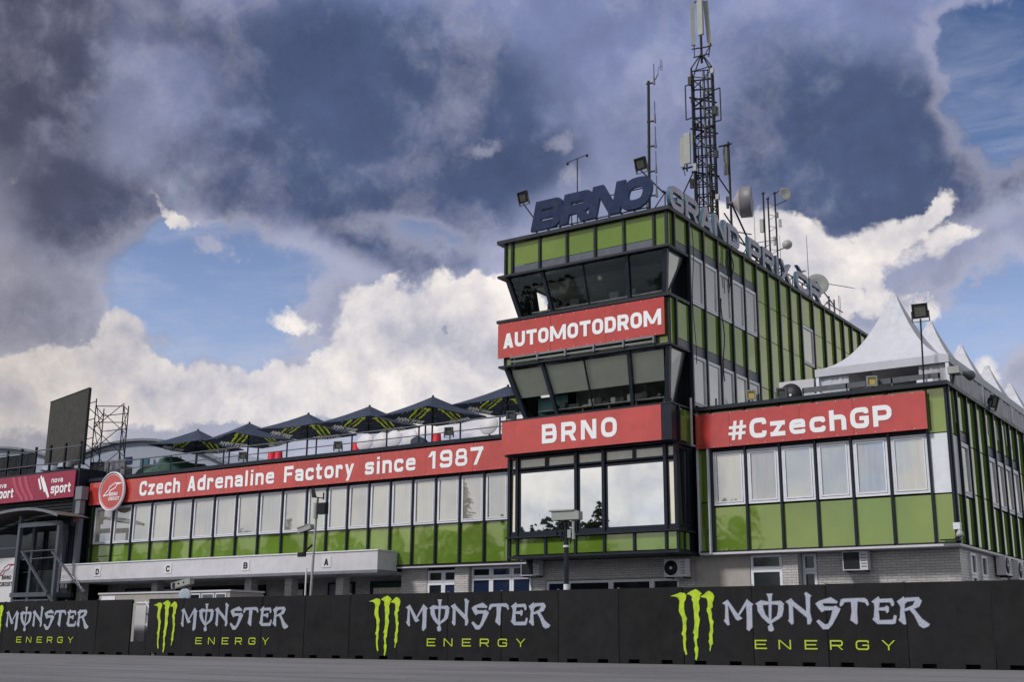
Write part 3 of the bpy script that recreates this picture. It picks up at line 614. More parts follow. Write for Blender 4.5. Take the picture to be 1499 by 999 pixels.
# top band
for a, b in zip(TM[:-1], TM[1:]):
    n = b-a < .6
    panel(tw, 'y', TF, a+.03, b-.03, 14.24 if n else 14.53, 15.45)
    if not n: panel(tw, 'y', TF, a+.03, b-.03, 14.24, 14.52, 'grey_spandrel', 'spandrel')
for x in TM: mullion(tw, 'y', TF, x, 14.2, 15.46, w=.085, d=.11)
bar_part(tw, 'ledge', 'trim', (-25.32, -18.02, 36.12, 37.7, 14.10, 14.19))
# second band, behind the red sign
for a, b in zip(TM[:-1], TM[1:]): panel(tw, 'y', TF, a+.03, b-.03, 10.66, 12.28)
for x in TM: mullion(tw, 'y', TF, x, 10.62, 12.3, w=.085, d=.08)
bar_part(tw, 'ledge', 'trim', (-25.32, -18.02, 36.10, 37.7, 12.30, 12.41), (-25.25, -18.05, 36.15, 37.7, 10.56, 10.64))
for a, b in ((-24.7, -23.5), (-23.42, -22.3), (-22.2, -21.1), (-21.0, -19.9), (-19.8, -18.7)):
    bar_part(tw, 'rail_bracket', 'grey_metal', (a, b, 36.1, 36.16, 10.86, 10.93), (a, b, 36.1, 36.16, 10.70, 10.76), (b, b+.06, 36.08, 36.3, 10.66, 10.93))
# third band
bar_part(tw, 'band', 'mullion', (-25.1, -18.22, 36.42, 37.9, 7.28, 8.5))
bar_part(tw, 'ledge', 'trim', (-25.15, -18.08, 36.2, 38.0, 8.50, 8.56), (-25.1, -18.2, 36.42, 38.0, 7.22, 7.28))
bar_part(tw, 'corner_post', 'mullion', (-18.49, -18.12, 36.22, 36.7, 7.26, 8.5))
mullion(tw, 'x', -18.15, 36.72, 7.26, 8.5)
panel(tw, 'x', -18.14, 36.95, 37.7, 7.34, 8.45)
# side band bits of the two cabs (facing +X)
for z0, z1 in ((14.24, 15.45), (10.66, 12.28)):
    panel(tw, 'x', XS, 36.32, 36.6, z0, z1); panel(tw, 'x', XS, 36.68, 37.74, z0+.28, z1); panel(tw, 'x', XS, 36.68, 37.74, z0, z0+.27, 'grey_spandrel', 'spandrel')
    mullion(tw, 'x', XS, 36.64, z0-.04, z1)
# slanted cab glazing
def cab(zt, zb, yt, yb, xlt, xlb, xrt, xrb, yrt, yrb, mull):
    T = lambda x: (x, yt, zt)
    fx = lambda u: (xlt+(xrt-xlt)*u, yt, zt); fb = lambda u: (xlb+(xrb-xlb)*u, yb, zb)
    us = [(m-xlt)/(xrt-xlt) for m in mull]; us = [0]+us+[1]
    for i, (u, v) in enumerate(zip(us[:-1], us[1:])):
        fr = MB(); P = [Vector(fx(u)), Vector(fx(v)), Vector(fb(v)), Vector(fb(u))]
        for a, b in ((0, 1), (1, 2), (2, 3), (3, 0)): fr.beam(P[a], P[b], .05, .05)
        o = part('window', fr, 'mullion', tw)
        gl = MB().quadslab([P[3], P[2], P[1], P[0]], .012); part('pane', gl, 'cab_glass', o)
    for k, u in enumerate(us):
        thick = (.16, .16) if k in (0, len(us)-1) else ((.12, .14) if mull[k-1] in BIG else (.03, .04))
        part('mullion', MB().beam(fx(u), fb(u), thick[0], thick[1], up=(0, 1, .3)), 'mullion', tw)
    # side glazing right and left
    for s, (xt, xb) in ((1, (xrt, xrb)), (-1, (xlt, xlb))):
        P = [(xt, yt+.06, zt), (xt, yrt, zt), (xb, yrb, zb), (xb, yb+.03, zb)]
        if s < 0: P = P[::-1]
        fr = MB(); fr.beam(P[1] if s > 0 else P[2], P[2] if s > 0 else P[1], .06, .05)
        for i_ in range(4): fr.beam(P[i_], P[(i_+1) % 4], .05, .05)
        o = part('window', fr, 'trim', tw)
        part('pane', MB().quadslab(P[::-1], .012), 'cab_glass' if s < 0 else 'side_glass', o)
        part('dark_panel', MB().quadslab([(xt-.14*s, yrt-.9, zt), (xt-.14*s, 38.1, zt), (xb+.05*s, 38.1, zb), (xb-.0*s, yrb, zb)][::-s], .02), 'dark_glass', tw)
m = mat('side_glass', (.26, .26, .235), .03, ior=2.6)
BIG = (-23.40, -19.78)
cab(14.10, 12.44, 36.34, 36.62, -24.98, -24.50, -18.22, -18.45, 37.62, 36.70, [-23.40, -21.64, -19.78])
cab(10.56, 8.58, 36.34, 36.62, -24.98, -24.25, -18.22, -18.45, 37.55, 37.0, [-23.40, -21.64, -19.78])
# cab interiors
bar_part(tw, 'interior_wall', 'interior', (TX0+.3, -18.5, 41.0, 41.15, 12.42, 14.1), (TX0+.3, -18.5, 41.0, 41.15, 8.55, 10.62))
part('blind', MB().quadslab([(-24.75, 36.62, 9.42), (-18.55, 36.62, 9.42), (-18.5, 36.5, 10.5), (-24.85, 36.5, 10.5)], .01), 'blind', tw)
part('board', MB().box(-24.2, -22.9, 37.3, 37.33, 8.75, 9.5), 'cyan_board', tw)
m = mat('lamp_globe', (.7, .7, .6), .5)
part('lamp', MB().lathe((-21.4, 37.2, 13.75), (0, 0, 1), [(-.11, 0), (-.09, .06), (0, .11), (.09, .06), (.11, 0)], 12), 'lamp_globe', tw)
part('counter', MB().box(-24.2, -18.6, 36.85, 37.5, 12.7, 12.76).box(-23.9, -18.6, 36.85, 37.4, 8.86, 8.9), 'console_light', tw)
rr = random.Random(3)
for k in range(15):
    x = -23.4+k*.31; w = rr.uniform(.12, .26); h = rr.uniform(.1, .3)
    b = MB().box(x, x+w, 36.95+rr.uniform(0, .25), 37.05+rr.uniform(.2, .3), 8.9, 8.9+h)
    if k % 3 == 0: b.beam((x+w/2, 37.1, 8.9+h), (x+w/2+rr.uniform(-.1, .1), 37.05, 9.15+h), .025)
    part('desk_device', b, rr.choice(['console', 'console_light', 'console']), tw)
for k in range(5):
    x = -23.2+k*1.1; part('counter_leg', MB().box(x, x+.04, 37.0, 37.04, 8.56, 8.86), 'console_light', tw)
for k, x in enumerate((-23.6, -22.6, -20.9, -20.2)):
    part('desk_device', MB().box(x, x+.38, 37.0, 37.06, 12.8, 13.05).box(x+.15, x+.22, 37.02, 37.04, 12.76, 12.8), 'console', tw)
part('cupboard', MB().box(-19.6, -18.7, 40.2, 40.9, 12.42, 13.7), 'console', tw)
# first floor glazed box below the BRNO sign
YB_ = 36.72
LB = [-25.05, -24.70, -22.17, -21.04, -18.62, -18.22]
for i, (a, b) in enumerate(zip(LB[:-1], LB[1:])):
    if i in (0, 4):
        window(tw, 'y', YB_, a+.04, b-.04, 4.42, 6.68, 'mullion', 'cream_panel', bar=.06, opener=False); window(tw, 'y', YB_, a+.04, b-.04, 6.74, 7.18, 'mullion', 'cream_panel', bar=.06, opener=False)
    else:
        window(tw, 'y', YB_, a+.03, b-.03, 4.40, 6.68, 'mullion', 'mirror_glass', bar=.07, opener=False, tilt=.003)
        parts = [a+.03, b-.03] if i == 2 else [a+.03, (a+b)/2, b-.03]
        for c, d in zip(parts[:-1], parts[1:]): window(tw, 'y', YB_, c, d, 6.74, 7.18, 'mullion', 'cream_panel', bar=.07, opener=False)
for x in LB: mullion(tw, 'y', YB_, x, 4.3, 7.2, w=.11, d=.14)
bar_part(tw, 'sill', 'mullion', (-25.05, -18.2, 36.66, 36.76, 4.30, 4.42)); bar_part(tw, 'ledge', 'trim', (-25.15, -18.12, 36.56, 37.9, 4.24, 4.297))
SM = [-25.05, -24.70, -23.48, -22.24, -21.06, -19.88, -18.66, -18.22]
for a, b in zip(SM[:-1], SM[1:]): panel(tw, 'y', YB_, a+.04, b-.04, 3.64, 4.22)
for x in SM: mullion(tw, 'y', YB_, x, 3.6, 4.24, w=.085, d=.10)
bar_part(tw, 'soffit', 'trim', (-25.1, -18.16, 36.62, 38.4, 3.52, 3.60))
bar_part(tw, 'side_wall', 'mullion', (-18.3, -18.25, 36.9, 38.0, 3.6, 7.2))
for y, z0, z1, mm in ((36.95, 4.45, 7.1, 'dark_glass'), (37.35, 4.45, 7.1, 'dark_glass')):
    window(tw, 'x', -18.22, y-.15, y+.2, z0, z1, 'mullion', mm, bar=.04, opener=False)
panel(tw, 'x', -18.2, 36.8, 37.05, 3.64, 4.22); panel(tw, 'x', -18.2, 37.25, 37.5, 3.64, 4.22)
bar_part(tw, 'box_core', 'dark_wall', (-25.0, -18.35, 36.85, 38.3, 3.62, 7.2))
# ground floor
bar_part(tw, 'brick_wall', 'white_brick', (-25.1, -18.3, 38.3, 38.6, 2.80, 3.51), (-25.1, -24.5, 38.31, 38.6, 0, 2.80), (-19.0, -18.3, 38.31, 38.6, 0, 2.80))
gwin(tw, 0, 0, [1.2, 2.78], [-24.48, -23.55, -21.75, -20.1, -19.02], 38.36, ['blue_glass', 'dark_glass', 'dark_glass', 'dark_glass'])
# side facade
SY = [37.82+1.223*k for k in range(0, 10)]+[50.3, 51.75, 53.05, 54.3, 55.5, 56.75, 57.85]
for i, (a, b) in enumerate(zip(SY[:-1], SY[1:])):
    A, B = a+.03, b-.03
    if i < 5:
        panel(tw, 'x', XS, A, B, 14.66, 15.45); panel(tw, 'x', XS, A, B, 14.34, 14.65, 'grey_spandrel', 'spandrel')
        window(tw, 'x', XS, a+.05, b-.05, 12.46, 14.30, bar=.07)
        panel(tw, 'x', XS, A, B, 10.95, 12.42); panel(tw, 'x', XS, A, B, 10.6, 10.94, 'grey_spandrel', 'spandrel')
        window(tw, 'x', XS, a+.05, b-.05, 8.72, 10.56, bar=.07)
    elif i == 9:
        panel(tw, 'x', XS, A, B, 14.2, 15.45); window(tw, 'x', XS, a+.05, b-.05, 12.42, 14.15, bar=.07); panel(tw, 'x', XS, A, B, 10.4, 12.38); panel(tw, 'x', XS, A, B, 8.4, 10.38)
    else:
        for z0, z1 in ((14.06, 15.45), (12.6, 14.04), (10.5, 12.58), (8.4, 10.48)): panel(tw, 'x', XS, A, B, z0, z1)
for y in SY: mullion(tw, 'x', XS, y, 8.4, 15.46, w=.09, d=.13)
bar_part(tw, 'downpipe', 'white_metal', (-18.06, -18.0, 37.55, 37.6, 7.2, 8.9), (-18.06, -18.0, 37.6, 38.1, 7.2, 7.25))

# ================================================================ SIGNS ON THE BUILDINGS
def board(name, label, x0, x1, y, z0, z1, splits, m='banner_red', th=.06):
    t = thing(name, label, 'sign', ((x0+x1)/2, y+th, z0))
    xs = [x0]+splits+[x1]
    for a, b in zip(xs[:-1], xs[1:]): part('board', MB().box(a+.005, b-.005, y+random.uniform(0, .006), y+th, z0, z1), m, t)
    return t
s1 = board('wall_sign', 'long red sign reading Czech Adrenaline Factory since 1987 on the pit building', -51.12, -25.16, 37.74, 7.04, 8.15, [-25.16-2.36*k for k in range(10, 0, -1)])
flat_text([('Czech', -47.30, -44.42, 7.28, .70, .215), ('Adrenaline', -43.90, -38.30, 7.28, .70, .215), ('Factory', -37.70, -33.66, 7.28, .70, .215), ('since', -33.06, -30.37, 7.28, .70, .215), ('1987', -29.70, -27.02, 7.28, .70, .21)], s1, 37.735, 'banner_text')
s2 = board('wall_sign', 'red sign with the hashtag CzechGP above the windows right of the tower', -17.98, -10.07, 37.74, 7.10, 8.30, [-16.7, -14.2, -12.4])
flat_text([('#', -16.73, -16.08, 7.30, .66, .22), ('CzechGP', -15.96, -11.14, 7.30, .68, .235)], s2, 37.735, 'banner_text')
s3 = board('wall_sign', 'bright red sign reading AUTOMOTODROM between the two glazed cabs', -25.26, -18.24, 36.12, 10.93, 12.27, [-22.9, -20.6])
flat_text([('AUTOMOTODROM', -25.0, -18.36, 11.28, .575, .24, .10)], s3, 36.115, 'banner_text')
s4 = board('wall_sign', 'plain red sign reading BRNO below the lower glazed cab', -25.10, -18.50, 36.20, 7.27, 8.50, [])
flat_text([('BRNO', -23.32, -20.22, 7.54, .70, .23, .22)], s4, 36.195, 'banner_text')
bolts = MB()
for sg, x0, x1, y, z0, z1, st in ((s3, -25.2, -18.3, 36.118, 10.97, 12.23, .55), (s2, -17.9, -10.15, 37.738, 7.14, 8.26, .62), (s1, -51, -25.3, 37.738, 7.08, 8.11, 1.18)):
    b = MB(); x = x0
    while x <= x1:
        for z in (z0, z1): b.box(x-.012, x+.012, y-.012, y, z-.012, z+.012)
        x += st
    tag(part('rivet_row', b, 'white_frame', sg), kind='stuff')
# round circuit badge
rb = thing('round_sign', 'round red and white circuit badge hanging at the left end of the long sign', 'sign', (-49.15, 37.6, 6.66))
cz, cx, cr = 7.60, -49.15, .96
def ringpoly(r, n=36): return [Vector((cx+r*math.cos(2*math.pi*i/n), cz+r*math.sin(2*math.pi*i/n))) for i in range(n)]
part('rim', MB().lathe((cx, 37.62, cz), (0, -1, 0), [(0, cr), (.08, cr), (.10, cr-.02), (.10, cr-.06), (.03, cr-.08)], 36), 'white_frame', rb)
part('face', flat_mesh([ringpoly(cr-.05)], .05, None, lambda x, z, d: (x, 37.56+d, z)), 'banner_red', rb)
def track_logo(parent, ox, oz, s, y, m):
    pts = [(-.62, -.22), (-.2, -.16), (-.12, .02), (.28, .16), (.32, .30), (.66, .36), (.2, .38), (-.2, .20), (-.22, .10), (-.62, -.22)]
    return part('track_outline', flat_mesh([[Vector((ox+q.x*s, oz+q.y*s)) for q in p] for p in strokes(pts, .05)], .005, None, lambda x, z, d: (x, y+d, z)), m, parent)
track_logo(rb, cx, cz+.02, 1.0, 37.552, 'banner_text')
flat_text([('BRNO', cx-.14, cx+.46, cz-.22, .17, .22), ('CIRCUIT', cx-.2, cx+.62, cz-.44, .17, .22)], rb, 37.555, 'banner_text')
part('white_circle', flat_mesh(strokes([tuple(q) for q in ringpoly(cr-.13)], .02, 0, True), .004, None, lambda x, z, d: (x, 37.553+d, z)), 'banner_text', rb)

# ================================================================ ROOF LETTERS
def roof_letter_front(parent, ch, x0, x1, z0, h, y, th, shear):
    mb = MB()
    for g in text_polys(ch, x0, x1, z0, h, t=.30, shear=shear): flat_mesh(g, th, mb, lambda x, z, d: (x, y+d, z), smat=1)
    return part('letter', mb, ['letter_navy', 'letter_side'], parent)
rs = thing('rooftop_lettering', 'large dark blue italic letters spelling BRNO on the front roof edge', 'sign', (-21.3, 36.5, 15.61))
for ch, a, b, h in (('B', -23.95, -22.66, 1.16), ('R', -22.66, -21.34, 1.18), ('N', -21.42, -20.06, 1.22), ('O', -20.16, -18.86, 1.20)):
    roof_letter_front(rs, ch, a, b, 15.80, h, 36.34-.012*'BRNO'.index(ch), .14, .22)
fr = MB()
for k in range(10): x = -23.8+k*.53; fr.beam((x, 36.52, 15.6), (x, 36.52, 16.7 if k % 3 == 0 else 15.85), .03); fr.beam((x, 36.52, 15.85), (x+.1, 37.0, 15.62), .025)
fr.beam((-23.9, 36.52, 15.84), (-19.0, 36.52, 15.84), .035); fr.beam((-23.6, 36.52, 16.62), (-18.8, 36.52, 16.62), .035)
part('support_frame', fr, 'dark_steel', rs)
rs2 = thing('rooftop_lettering', 'pale lilac letters spelling GRAND PRIX ČR along the right roof edge', 'sign', (-18.1, 44, 15.61))
def side_letters(txt, y0, y1, z0, h):
    for ch, g in zip(txt, text_polys(txt, y0, y1, z0, h, t=.26, gap=.13, wf=.86)):
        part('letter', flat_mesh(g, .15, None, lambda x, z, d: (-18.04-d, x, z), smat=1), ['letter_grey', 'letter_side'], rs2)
side_letters('GRAND', 36.40, 42.45, 15.64, .90); side_letters('PRIX', 43.35, 47.95, 15.64, .90); side_letters('ČR', 48.5, 51.6, 15.64, .90)
fr = MB(); fr.beam((-18.34, 36.4, 16.3), (-18.34, 51.6, 16.3), .04)
for k in range(13): fr.beam((-18.34, 36.6+k*1.22, 15.6), (-18.34, 36.6+k*1.22, 16.35), .035); fr.beam((-18.34, 36.6+k*1.22, 16.3), (-18.9, 36.6+k*1.22, 15.62), .03)
part('support_frame', fr, 'dark_steel', rs2)

# ================================================================ TRACKSIDE BARRIER
CLAWS = [[(-0.07,1.81),(0.12,1.86),(0.23,1.9),(0.36,1.88),(0.41,1.82),(0.39,1.72),(0.34,1.64),(0.33,1.45),(0.36,1.31),(0.41,1.21),(0.38,1.08),(0.39,0.94),(0.36,0.82),(0.37,0.66),(0.35,0.59),(0.35,0.45),(0.39,0.28),(0.35,0.25),(0.3,0.4),(0.28,0.61),(0.29,0.73),(0.24,0.81),(0.28,0.89),(0.29,1.05),(0.27,1.24),(0.18,1.4),(0.19,1.55),(0.21,1.67),(0.17,1.76),(0.09,1.8)],[(0.42,1.86),(0.55,1.93),(0.7,1.98),(0.8,1.92),(0.87,1.86),(0.81,1.81),(0.81,1.73),(0.77,1.66),(0.79,1.52),(0.79,1.43),(0.75,1.33),(0.79,1.17),(0.77,1.08),(0.74,0.96),(0.72,0.71),(0.68,0.66),(0.69,0.5),(0.72,0.43),(0.7,0.24),(0.66,0.12),(0.62,0.15),(0.64,0.27),(0.61,0.41),(0.64,0.5),(0.6,0.68),(0.62,0.8),(0.58,0.84),(0.62,0.94),(0.64,1.1),(0.63,1.24),(0.63,1.4),(0.61,1.52),(0.61,1.64),(0.57,1.71),(0.59,1.78),(0.52,1.84)],[(0.82,1.78),(0.94,1.84),(1.01,1.9),(1.08,1.93),(1.18,1.88),(1.23,1.79),(1.21,1.69),(1.17,1.61),(1.18,1.51),(1.12,1.45),(1.15,1.33),(1.14,1.21),(1.19,1.12),(1.16,1.01),(1.17,0.87),(1.14,0.78),(1.15,0.56),(1.1,0.5),(1.07,0.36),(1.05,0.39),(1.07,0.5),(1.03,0.61),(1.06,0.68),(1.05,0.8),(1.09,0.91),(1.09,1.05),(1.06,1.19),(1.05,1.31),(1.01,1.4),(1.01,1.47),(1.04,1.52),(1.04,1.66),(1.01,1.74),(0.92,1.76)]]
WORD = [[(1.46,1.6),(1.62,1.69),(1.65,1.62),(1.62,1.53),(1.63,1.19),(1.65,1.04),(1.59,1.03),(1.49,1.15),(1.53,1.19),(1.55,1.51),(1.54,1.56)],[(1.57,1.65),(1.63,1.67),(1.91,1.29),(2.02,1.2),(1.89,1.15),(1.83,1.19)],[(1.88,1.28),(2.13,1.64),(2.17,1.7),(2.19,1.6),(1.92,1.25)],[(2.16,1.7),(2.34,1.56),(2.3,1.53),(2.29,1.17),(2.29,0.98),(2.19,0.88),(2.13,0.93),(2.15,1.26),(2.14,1.58)],[(2.4,1.58),(2.56,1.66),(2.61,1.63),(2.6,1.56),(2.61,1.45),(2.66,1.3),(2.81,1.13),(2.79,1.07),(2.73,1.08),(2.56,1.24),(2.46,1.39),(2.45,1.54)],[(2.4,1.58),(2.56,1.66),(2.76,1.62),(2.9,1.63),(3.1,1.64),(3.19,1.56),(3.16,1.51),(3.07,1.54),(2.83,1.56),(2.59,1.54),(2.45,1.54)],[(3.03,1.55),(3.16,1.57),(3.17,1.44),(3.12,1.26),(3.03,1.19),(2.81,1.07),(2.79,1.13),(2.98,1.26),(3.02,1.39)],[(2.72,1.83),(2.89,1.83),(2.86,1.76),(2.85,1.63),(2.82,1.17),(2.84,1.04),(2.88,0.93),(2.86,0.89),(2.8,0.87),(2.74,0.89),(2.72,0.99),(2.78,1.04),(2.76,1.17),(2.77,1.63),(2.76,1.74)],[(3.23,1.62),(3.39,1.7),(3.42,1.63),(3.42,1.51),(3.42,1.17),(3.42,1.07),(3.37,1.04),(3.28,1.14),(3.31,1.18),(3.32,1.51),(3.3,1.57)],[(3.32,1.64),(3.39,1.69),(3.47,1.6),(3.81,1.34),(3.9,1.15),(3.8,1.2),(3.43,1.51)],[(3.75,1.82),(3.8,1.85),(3.93,1.76),(3.89,1.71),(3.87,1.34),(3.91,1.15),(3.86,1.05),(3.79,1.05),(3.79,1.22),(3.78,1.34),(3.78,1.73)],[(4.03,1.56),(4.12,1.62),(4.29,1.67),(4.44,1.71),(4.61,1.6),(4.59,1.56),(4.39,1.57),(4.23,1.57),(4.21,1.52),(4.08,1.5)],[(4.03,1.56),(4.18,1.59),(4.27,1.45),(4.25,1.38),(4.18,1.35),(4.1,1.45)],[(4.23,1.49),(4.49,1.48),(4.55,1.5),(4.67,1.42),(4.63,1.34),(4.51,1.4),(4.25,1.39)],[(4.49,1.47),(4.67,1.42),(4.58,1.26),(4.44,1.04),(4.33,0.93),(4.19,0.93),(4.03,1.12),(4.09,1.16),(4.25,1.04),(4.34,1.06),(4.41,1.2)],[(4.7,1.65),(4.76,1.67),(5.15,1.68),(5.3,1.68),(5.37,1.63),(5.4,1.52),(5.36,1.49),(5.31,1.57),(5.15,1.6),(4.79,1.59),(4.73,1.51),(4.67,1.48),(4.66,1.53)],[(4.95,1.61),(5.12,1.61),(5.09,1.36),(5.09,1.08),(5.06,1.04),(4.91,1.15),(4.96,1.36)],[(5.47,1.59),(5.53,1.63),(5.65,1.71),(5.68,1.65),(5.63,1.35),(5.64,1.16),(5.64,1.06),(5.59,1.05),(5.47,1.16),(5.51,1.22),(5.54,1.45),(5.53,1.55)],[(5.62,1.65),(5.98,1.66),(6.02,1.58),(6.02,1.5),(5.97,1.47),(5.93,1.57),(5.64,1.57)],[(5.63,1.44),(5.79,1.45),(5.84,1.49),(5.89,1.45),(5.88,1.35),(5.84,1.31),(5.8,1.37),(5.63,1.38)],[(5.59,1.14),(5.97,1.15),(6.01,1.26),(6.07,1.24),(6.03,1.07),(5.97,1.05),(5.62,1.05)],[(6.1,1.59),(6.17,1.63),(6.27,1.7),(6.3,1.64),(6.26,1.35),(6.28,1.11),(6.28,1.04),(6.23,1.04),(6.11,1.14),(6.15,1.21),(6.18,1.45),(6.15,1.52)],[(6.25,1.64),(6.33,1.67),(6.63,1.68),(6.7,1.59),(6.62,1.56),(6.52,1.6),(6.35,1.58),(6.27,1.51)],[(6.55,1.62),(6.7,1.59),(6.63,1.46),(6.53,1.42),(6.27,1.35),(6.25,1.4),(6.48,1.49)],[(6.37,1.42),(6.49,1.42),(6.67,1.17),(6.78,1.09),(6.85,1.04),(6.81,0.99),(6.69,0.95),(6.6,1.01),(6.5,1.25)]]

BYF = 30.25
def barrier(label, xs, group=None):
    t = thing('advertising_barrier', label, 'barrier', ((xs[0]+xs[-1])/2, BYF+.1, 0))
    L = worldloc(t)
    for a, b in zip(xs[:-1], xs[1:]):
        w = q2(abs(b-a)-.016)
        def mk(w=w):
            m = MB().box(-w/2, w/2, 0, .06, .115, 2.045)
            n1, n2 = -w/4-.04, w/4-.02
            for p, q in ((-w/2, n1-.17), (n1+.17, n2-.17), (n2+.17, w/2)): m.box(p, q, 0, .06, 0, .115)
            m.box(-w/2+.04, w/2-.04, .06, .12, 1.9, 2.03); m.box(-w/2, w/2, .42, .46, 0, .3)
            return m.mesh('barrier_panel', 'barrier_vinyl')
        o = link('barrier_panel', cached(('bp', w), mk), t, Vector(((a+b)/2, BYF+random.uniform(0, .008), random.uniform(-.006, .006)))-L, (random.uniform(-.004, .004), 0, random.uniform(-.002, .002)))
    b = MB()
    for x in xs: b.box(x-.004, x+.004, BYF+.03, BYF+.06, .1, 2.03)
    part('joint_backing', b, 'black', t)
    b = MB()
    for x in xs[1:-1]: b.box(x-.03, x+.03, BYF+.0, BYF+.05, 2.05, 2.07)
    part('joint_clips', b, 'grey_metal', t)
    return t
def V2(p): return [Vector(q) for q in p]
def grow(poly, k):
    c = sum((Vector(q) for q in poly), Vector((0, 0)))/len(poly); n = len(poly); out = []
    a = sum(poly[i][0]*poly[(i+1) % n][1]-poly[(i+1) % n][0]*poly[i][1] for i in range(n)); s = 1 if a > 0 else -1
    for i in range(n):
        p0, p1, p2 = Vector(poly[i-1]), Vector(poly[i]), Vector(poly[(i+1) % n])
        n1 = Vector(((p1-p0).y, -(p1-p0).x)); n2 = Vector(((p2-p1).y, -(p2-p1).x))
        v = (n1.normalized() if n1.length else n1)+(n2.normalized() if n2.length else n2)
        out.append(p1+(v.normalized() if v.length > 1e-4 else v)*k*s)
    return out
def energy_logo(t, X, y):
    part('claw_mark', flat_mesh([V2(c) for c in CLAWS], .004, None, lambda x, z, d: (X+x, y-.006+d, z)), 'claw_lime', t)
    part('claw_edge', flat_mesh([grow(c, .012) for c in CLAWS], .003, None, lambda x, z, d: (X+x, y-.001+d, z)), 'green_edge', t)
    part('lettering', flat_mesh([V2(c) for c in WORD], .004, None, lambda x, z, d: (X+x, y-.006+d, z)), 'word_silver', t)
    part('lettering_edge', flat_mesh([grow(c, .018) for c in WORD], .003, None, lambda x, z, d: (X+x, y-.001+d, z)), 'word_edge', t)
    flat_text([(c, X+a, X+a+.335, .425, .235, .16) for c, a in zip('ENERGY', (2.337, 2.99, 3.688, 4.35, 5.005, 5.655))], t, y-.002, 'energy_lime')
# logo helpers above
mat('green_edge', (.07, .22, .03), .5, var=.2)
xr = [-36.86]+[-14.93-2.0*k for k in range(10, -8, -1)]
b1 = barrier('long run of black barrier with three drink adverts right of the gap', xr)
for X in (-36.50, -26.04, -15.23): energy_logo(b1, X, BYF-.008)
xl = [-37.80-2.0*k for k in range(14, -1, -1)]
b2 = barrier('short run of black barrier with one drink advert left of the gap', xl)
energy_logo(b2, -47.10, BYF-.008)
# low plinth across the gap and what stands in it
gp = MB().box(-37.78, -36.88, 30.27, 30.4, 0, .50); tag(part('concrete_plinth', gp, 'barrier_vinyl', None), 'low black concrete plinth closing the gap between the two barrier runs', 'plinth')
gt = thing('service_trolley', 'pale grey service trolley seen through the gap in the barrier', 'trolley', (-38.2, 31.2, 0))
part('side_panel', MB().box(-38.75, -38.15, 31.2, 31.26, .3, 1.85), 'white_metal', gt); part('dark_box', MB().box(-38.14, -37.2, 31.2, 31.8, .3, 1.05), 'grey_metal', gt)
part('shelf', MB().box(-38.14, -37.1, 31.2, 31.9, 1.10, 1.17), 'white_frame', gt); part('shelf', MB().box(-38.14, -37.1, 31.22, 31.25, 1.30, 1.52), 'hangar', gt)
part('blue_strip', MB().box(-38.14, -37.1, 31.18, 31.2, 1.53, 1.57), 'letter_side', gt); part('rail', MB().tube((-38.7, 31.2, 1.95), (-37.1, 31.2, 1.95), .03).tube((-38.1, 31.1, 2.0), (-37.7, 31.1, 1.6), .03), 'white_frame', gt)
part('wheel', MB().tube((-38.5, 31.3, .15), (-38.5, 31.4, .15), .15, n=16), 'black', gt); part('wheel', MB().tube((-37.3, 31.3, .15), (-37.3, 31.4, .15), .15, n=16), 'black', gt)
# white cabin behind the left barrier
cb_ = thing('site_cabin', 'low white cabin with dark windows parked under the canopy', 'cabin', (-40.8, 34.6, 0))
part('body', MB().box(-44.7, -36.6, 34.0, 35.8, .2, 2.46), 'render_grey', cb_)
part('roof_edge', MB().box(-44.75, -36.55, 33.96, 35.84, 2.462, 2.53), 'white_metal', cb_)
for a, b in ((-38.9, -38.3), (-38.2, -37.5), (-37.4, -36.8)):
    w_ = part('window', MB().box(a, b, 33.97, 33.998, 1.9, 2.4), 'white_frame', cb_); part('pane', MB().box(a+.06, b-.06, 33.95, 33.969, 1.95, 2.36), 'dark_glass' if a < -38.5 else 'grey_spandrel', w_)
part('door', MB().box(-44.5, -43.6, 33.97, 33.998, .3, 2.38), 'white_frame', cb_)

# ================================================================ POLES WITH CAMERAS
def cam_head(mb, c, d, s=1.0):
    c = Vector(c); d = Vector(d).normalized()
    mb.beam(c, c+d*.62*s, .20*s, .17*s); mb.beam(c-d*.06*s+Vector((0, 0, .11*s)), c+d*.5*s+Vector((0, 0, .11*s)), .24*s, .03*s)
p1 = thing('camera_pole', 'slim pole carrying a white camera before the BRNO windows', 'camera pole', (-19.72, 32, 0))
part('pole', MB().tube((-19.72, 32, 0), (-19.72, 32, 4.0), .075, n=10), 'mullion', p1)
part('collar', MB().tube((-19.72, 32, 2.0), (-19.72, 32, 2.3), .09, n=10), 'white_frame', p1); part('collar', MB().tube((-19.72, 32, 3.42), (-19.72, 32, 3.48), .10, n=10), 'white_frame', p1)
h = MB(); cam_head(h, (-20.15, 31.95, 4.38), (1, 0.1, 0), 1.5); part('camera', h, 'antenna_white', p1)
part('lens', MB().tube((-20.19, 31.93, 4.37), (-20.14, 31.95, 4.37), .11, n=10), 'black', p1)
rg = MB(); rg.tube((-19.72, 32, 3.9), (-19.72, 32, 4.3), .06)
for k in range(9):
    x = -20.05+k*.085; z = 3.75+.25*math.sin(k*1.9); rg.tube((x, 31.95, z), (x+.04, 31.93, z+.32), .028, n=6)
rg.beam((-20.1, 32, 3.85), (-19.3, 32, 3.85), .05); rg.beam((-20.05, 32, 4.1), (-19.35, 32, 4.1), .04)
part('bracket', rg, 'dark_steel', p1)
part('sensor', MB().tube((-19.42, 31.95, 3.65), (-19.42, 31.95, 4.2), .055, n=8).box(-19.62, -19.5, 31.9, 32.02, 3.7, 3.95), 'antenna_white', p1)
p2 = thing('camera_pole', 'thin leaning pole with wind vane and camera before the canopy letter A', 'camera pole', (-30.4, 32, 0))
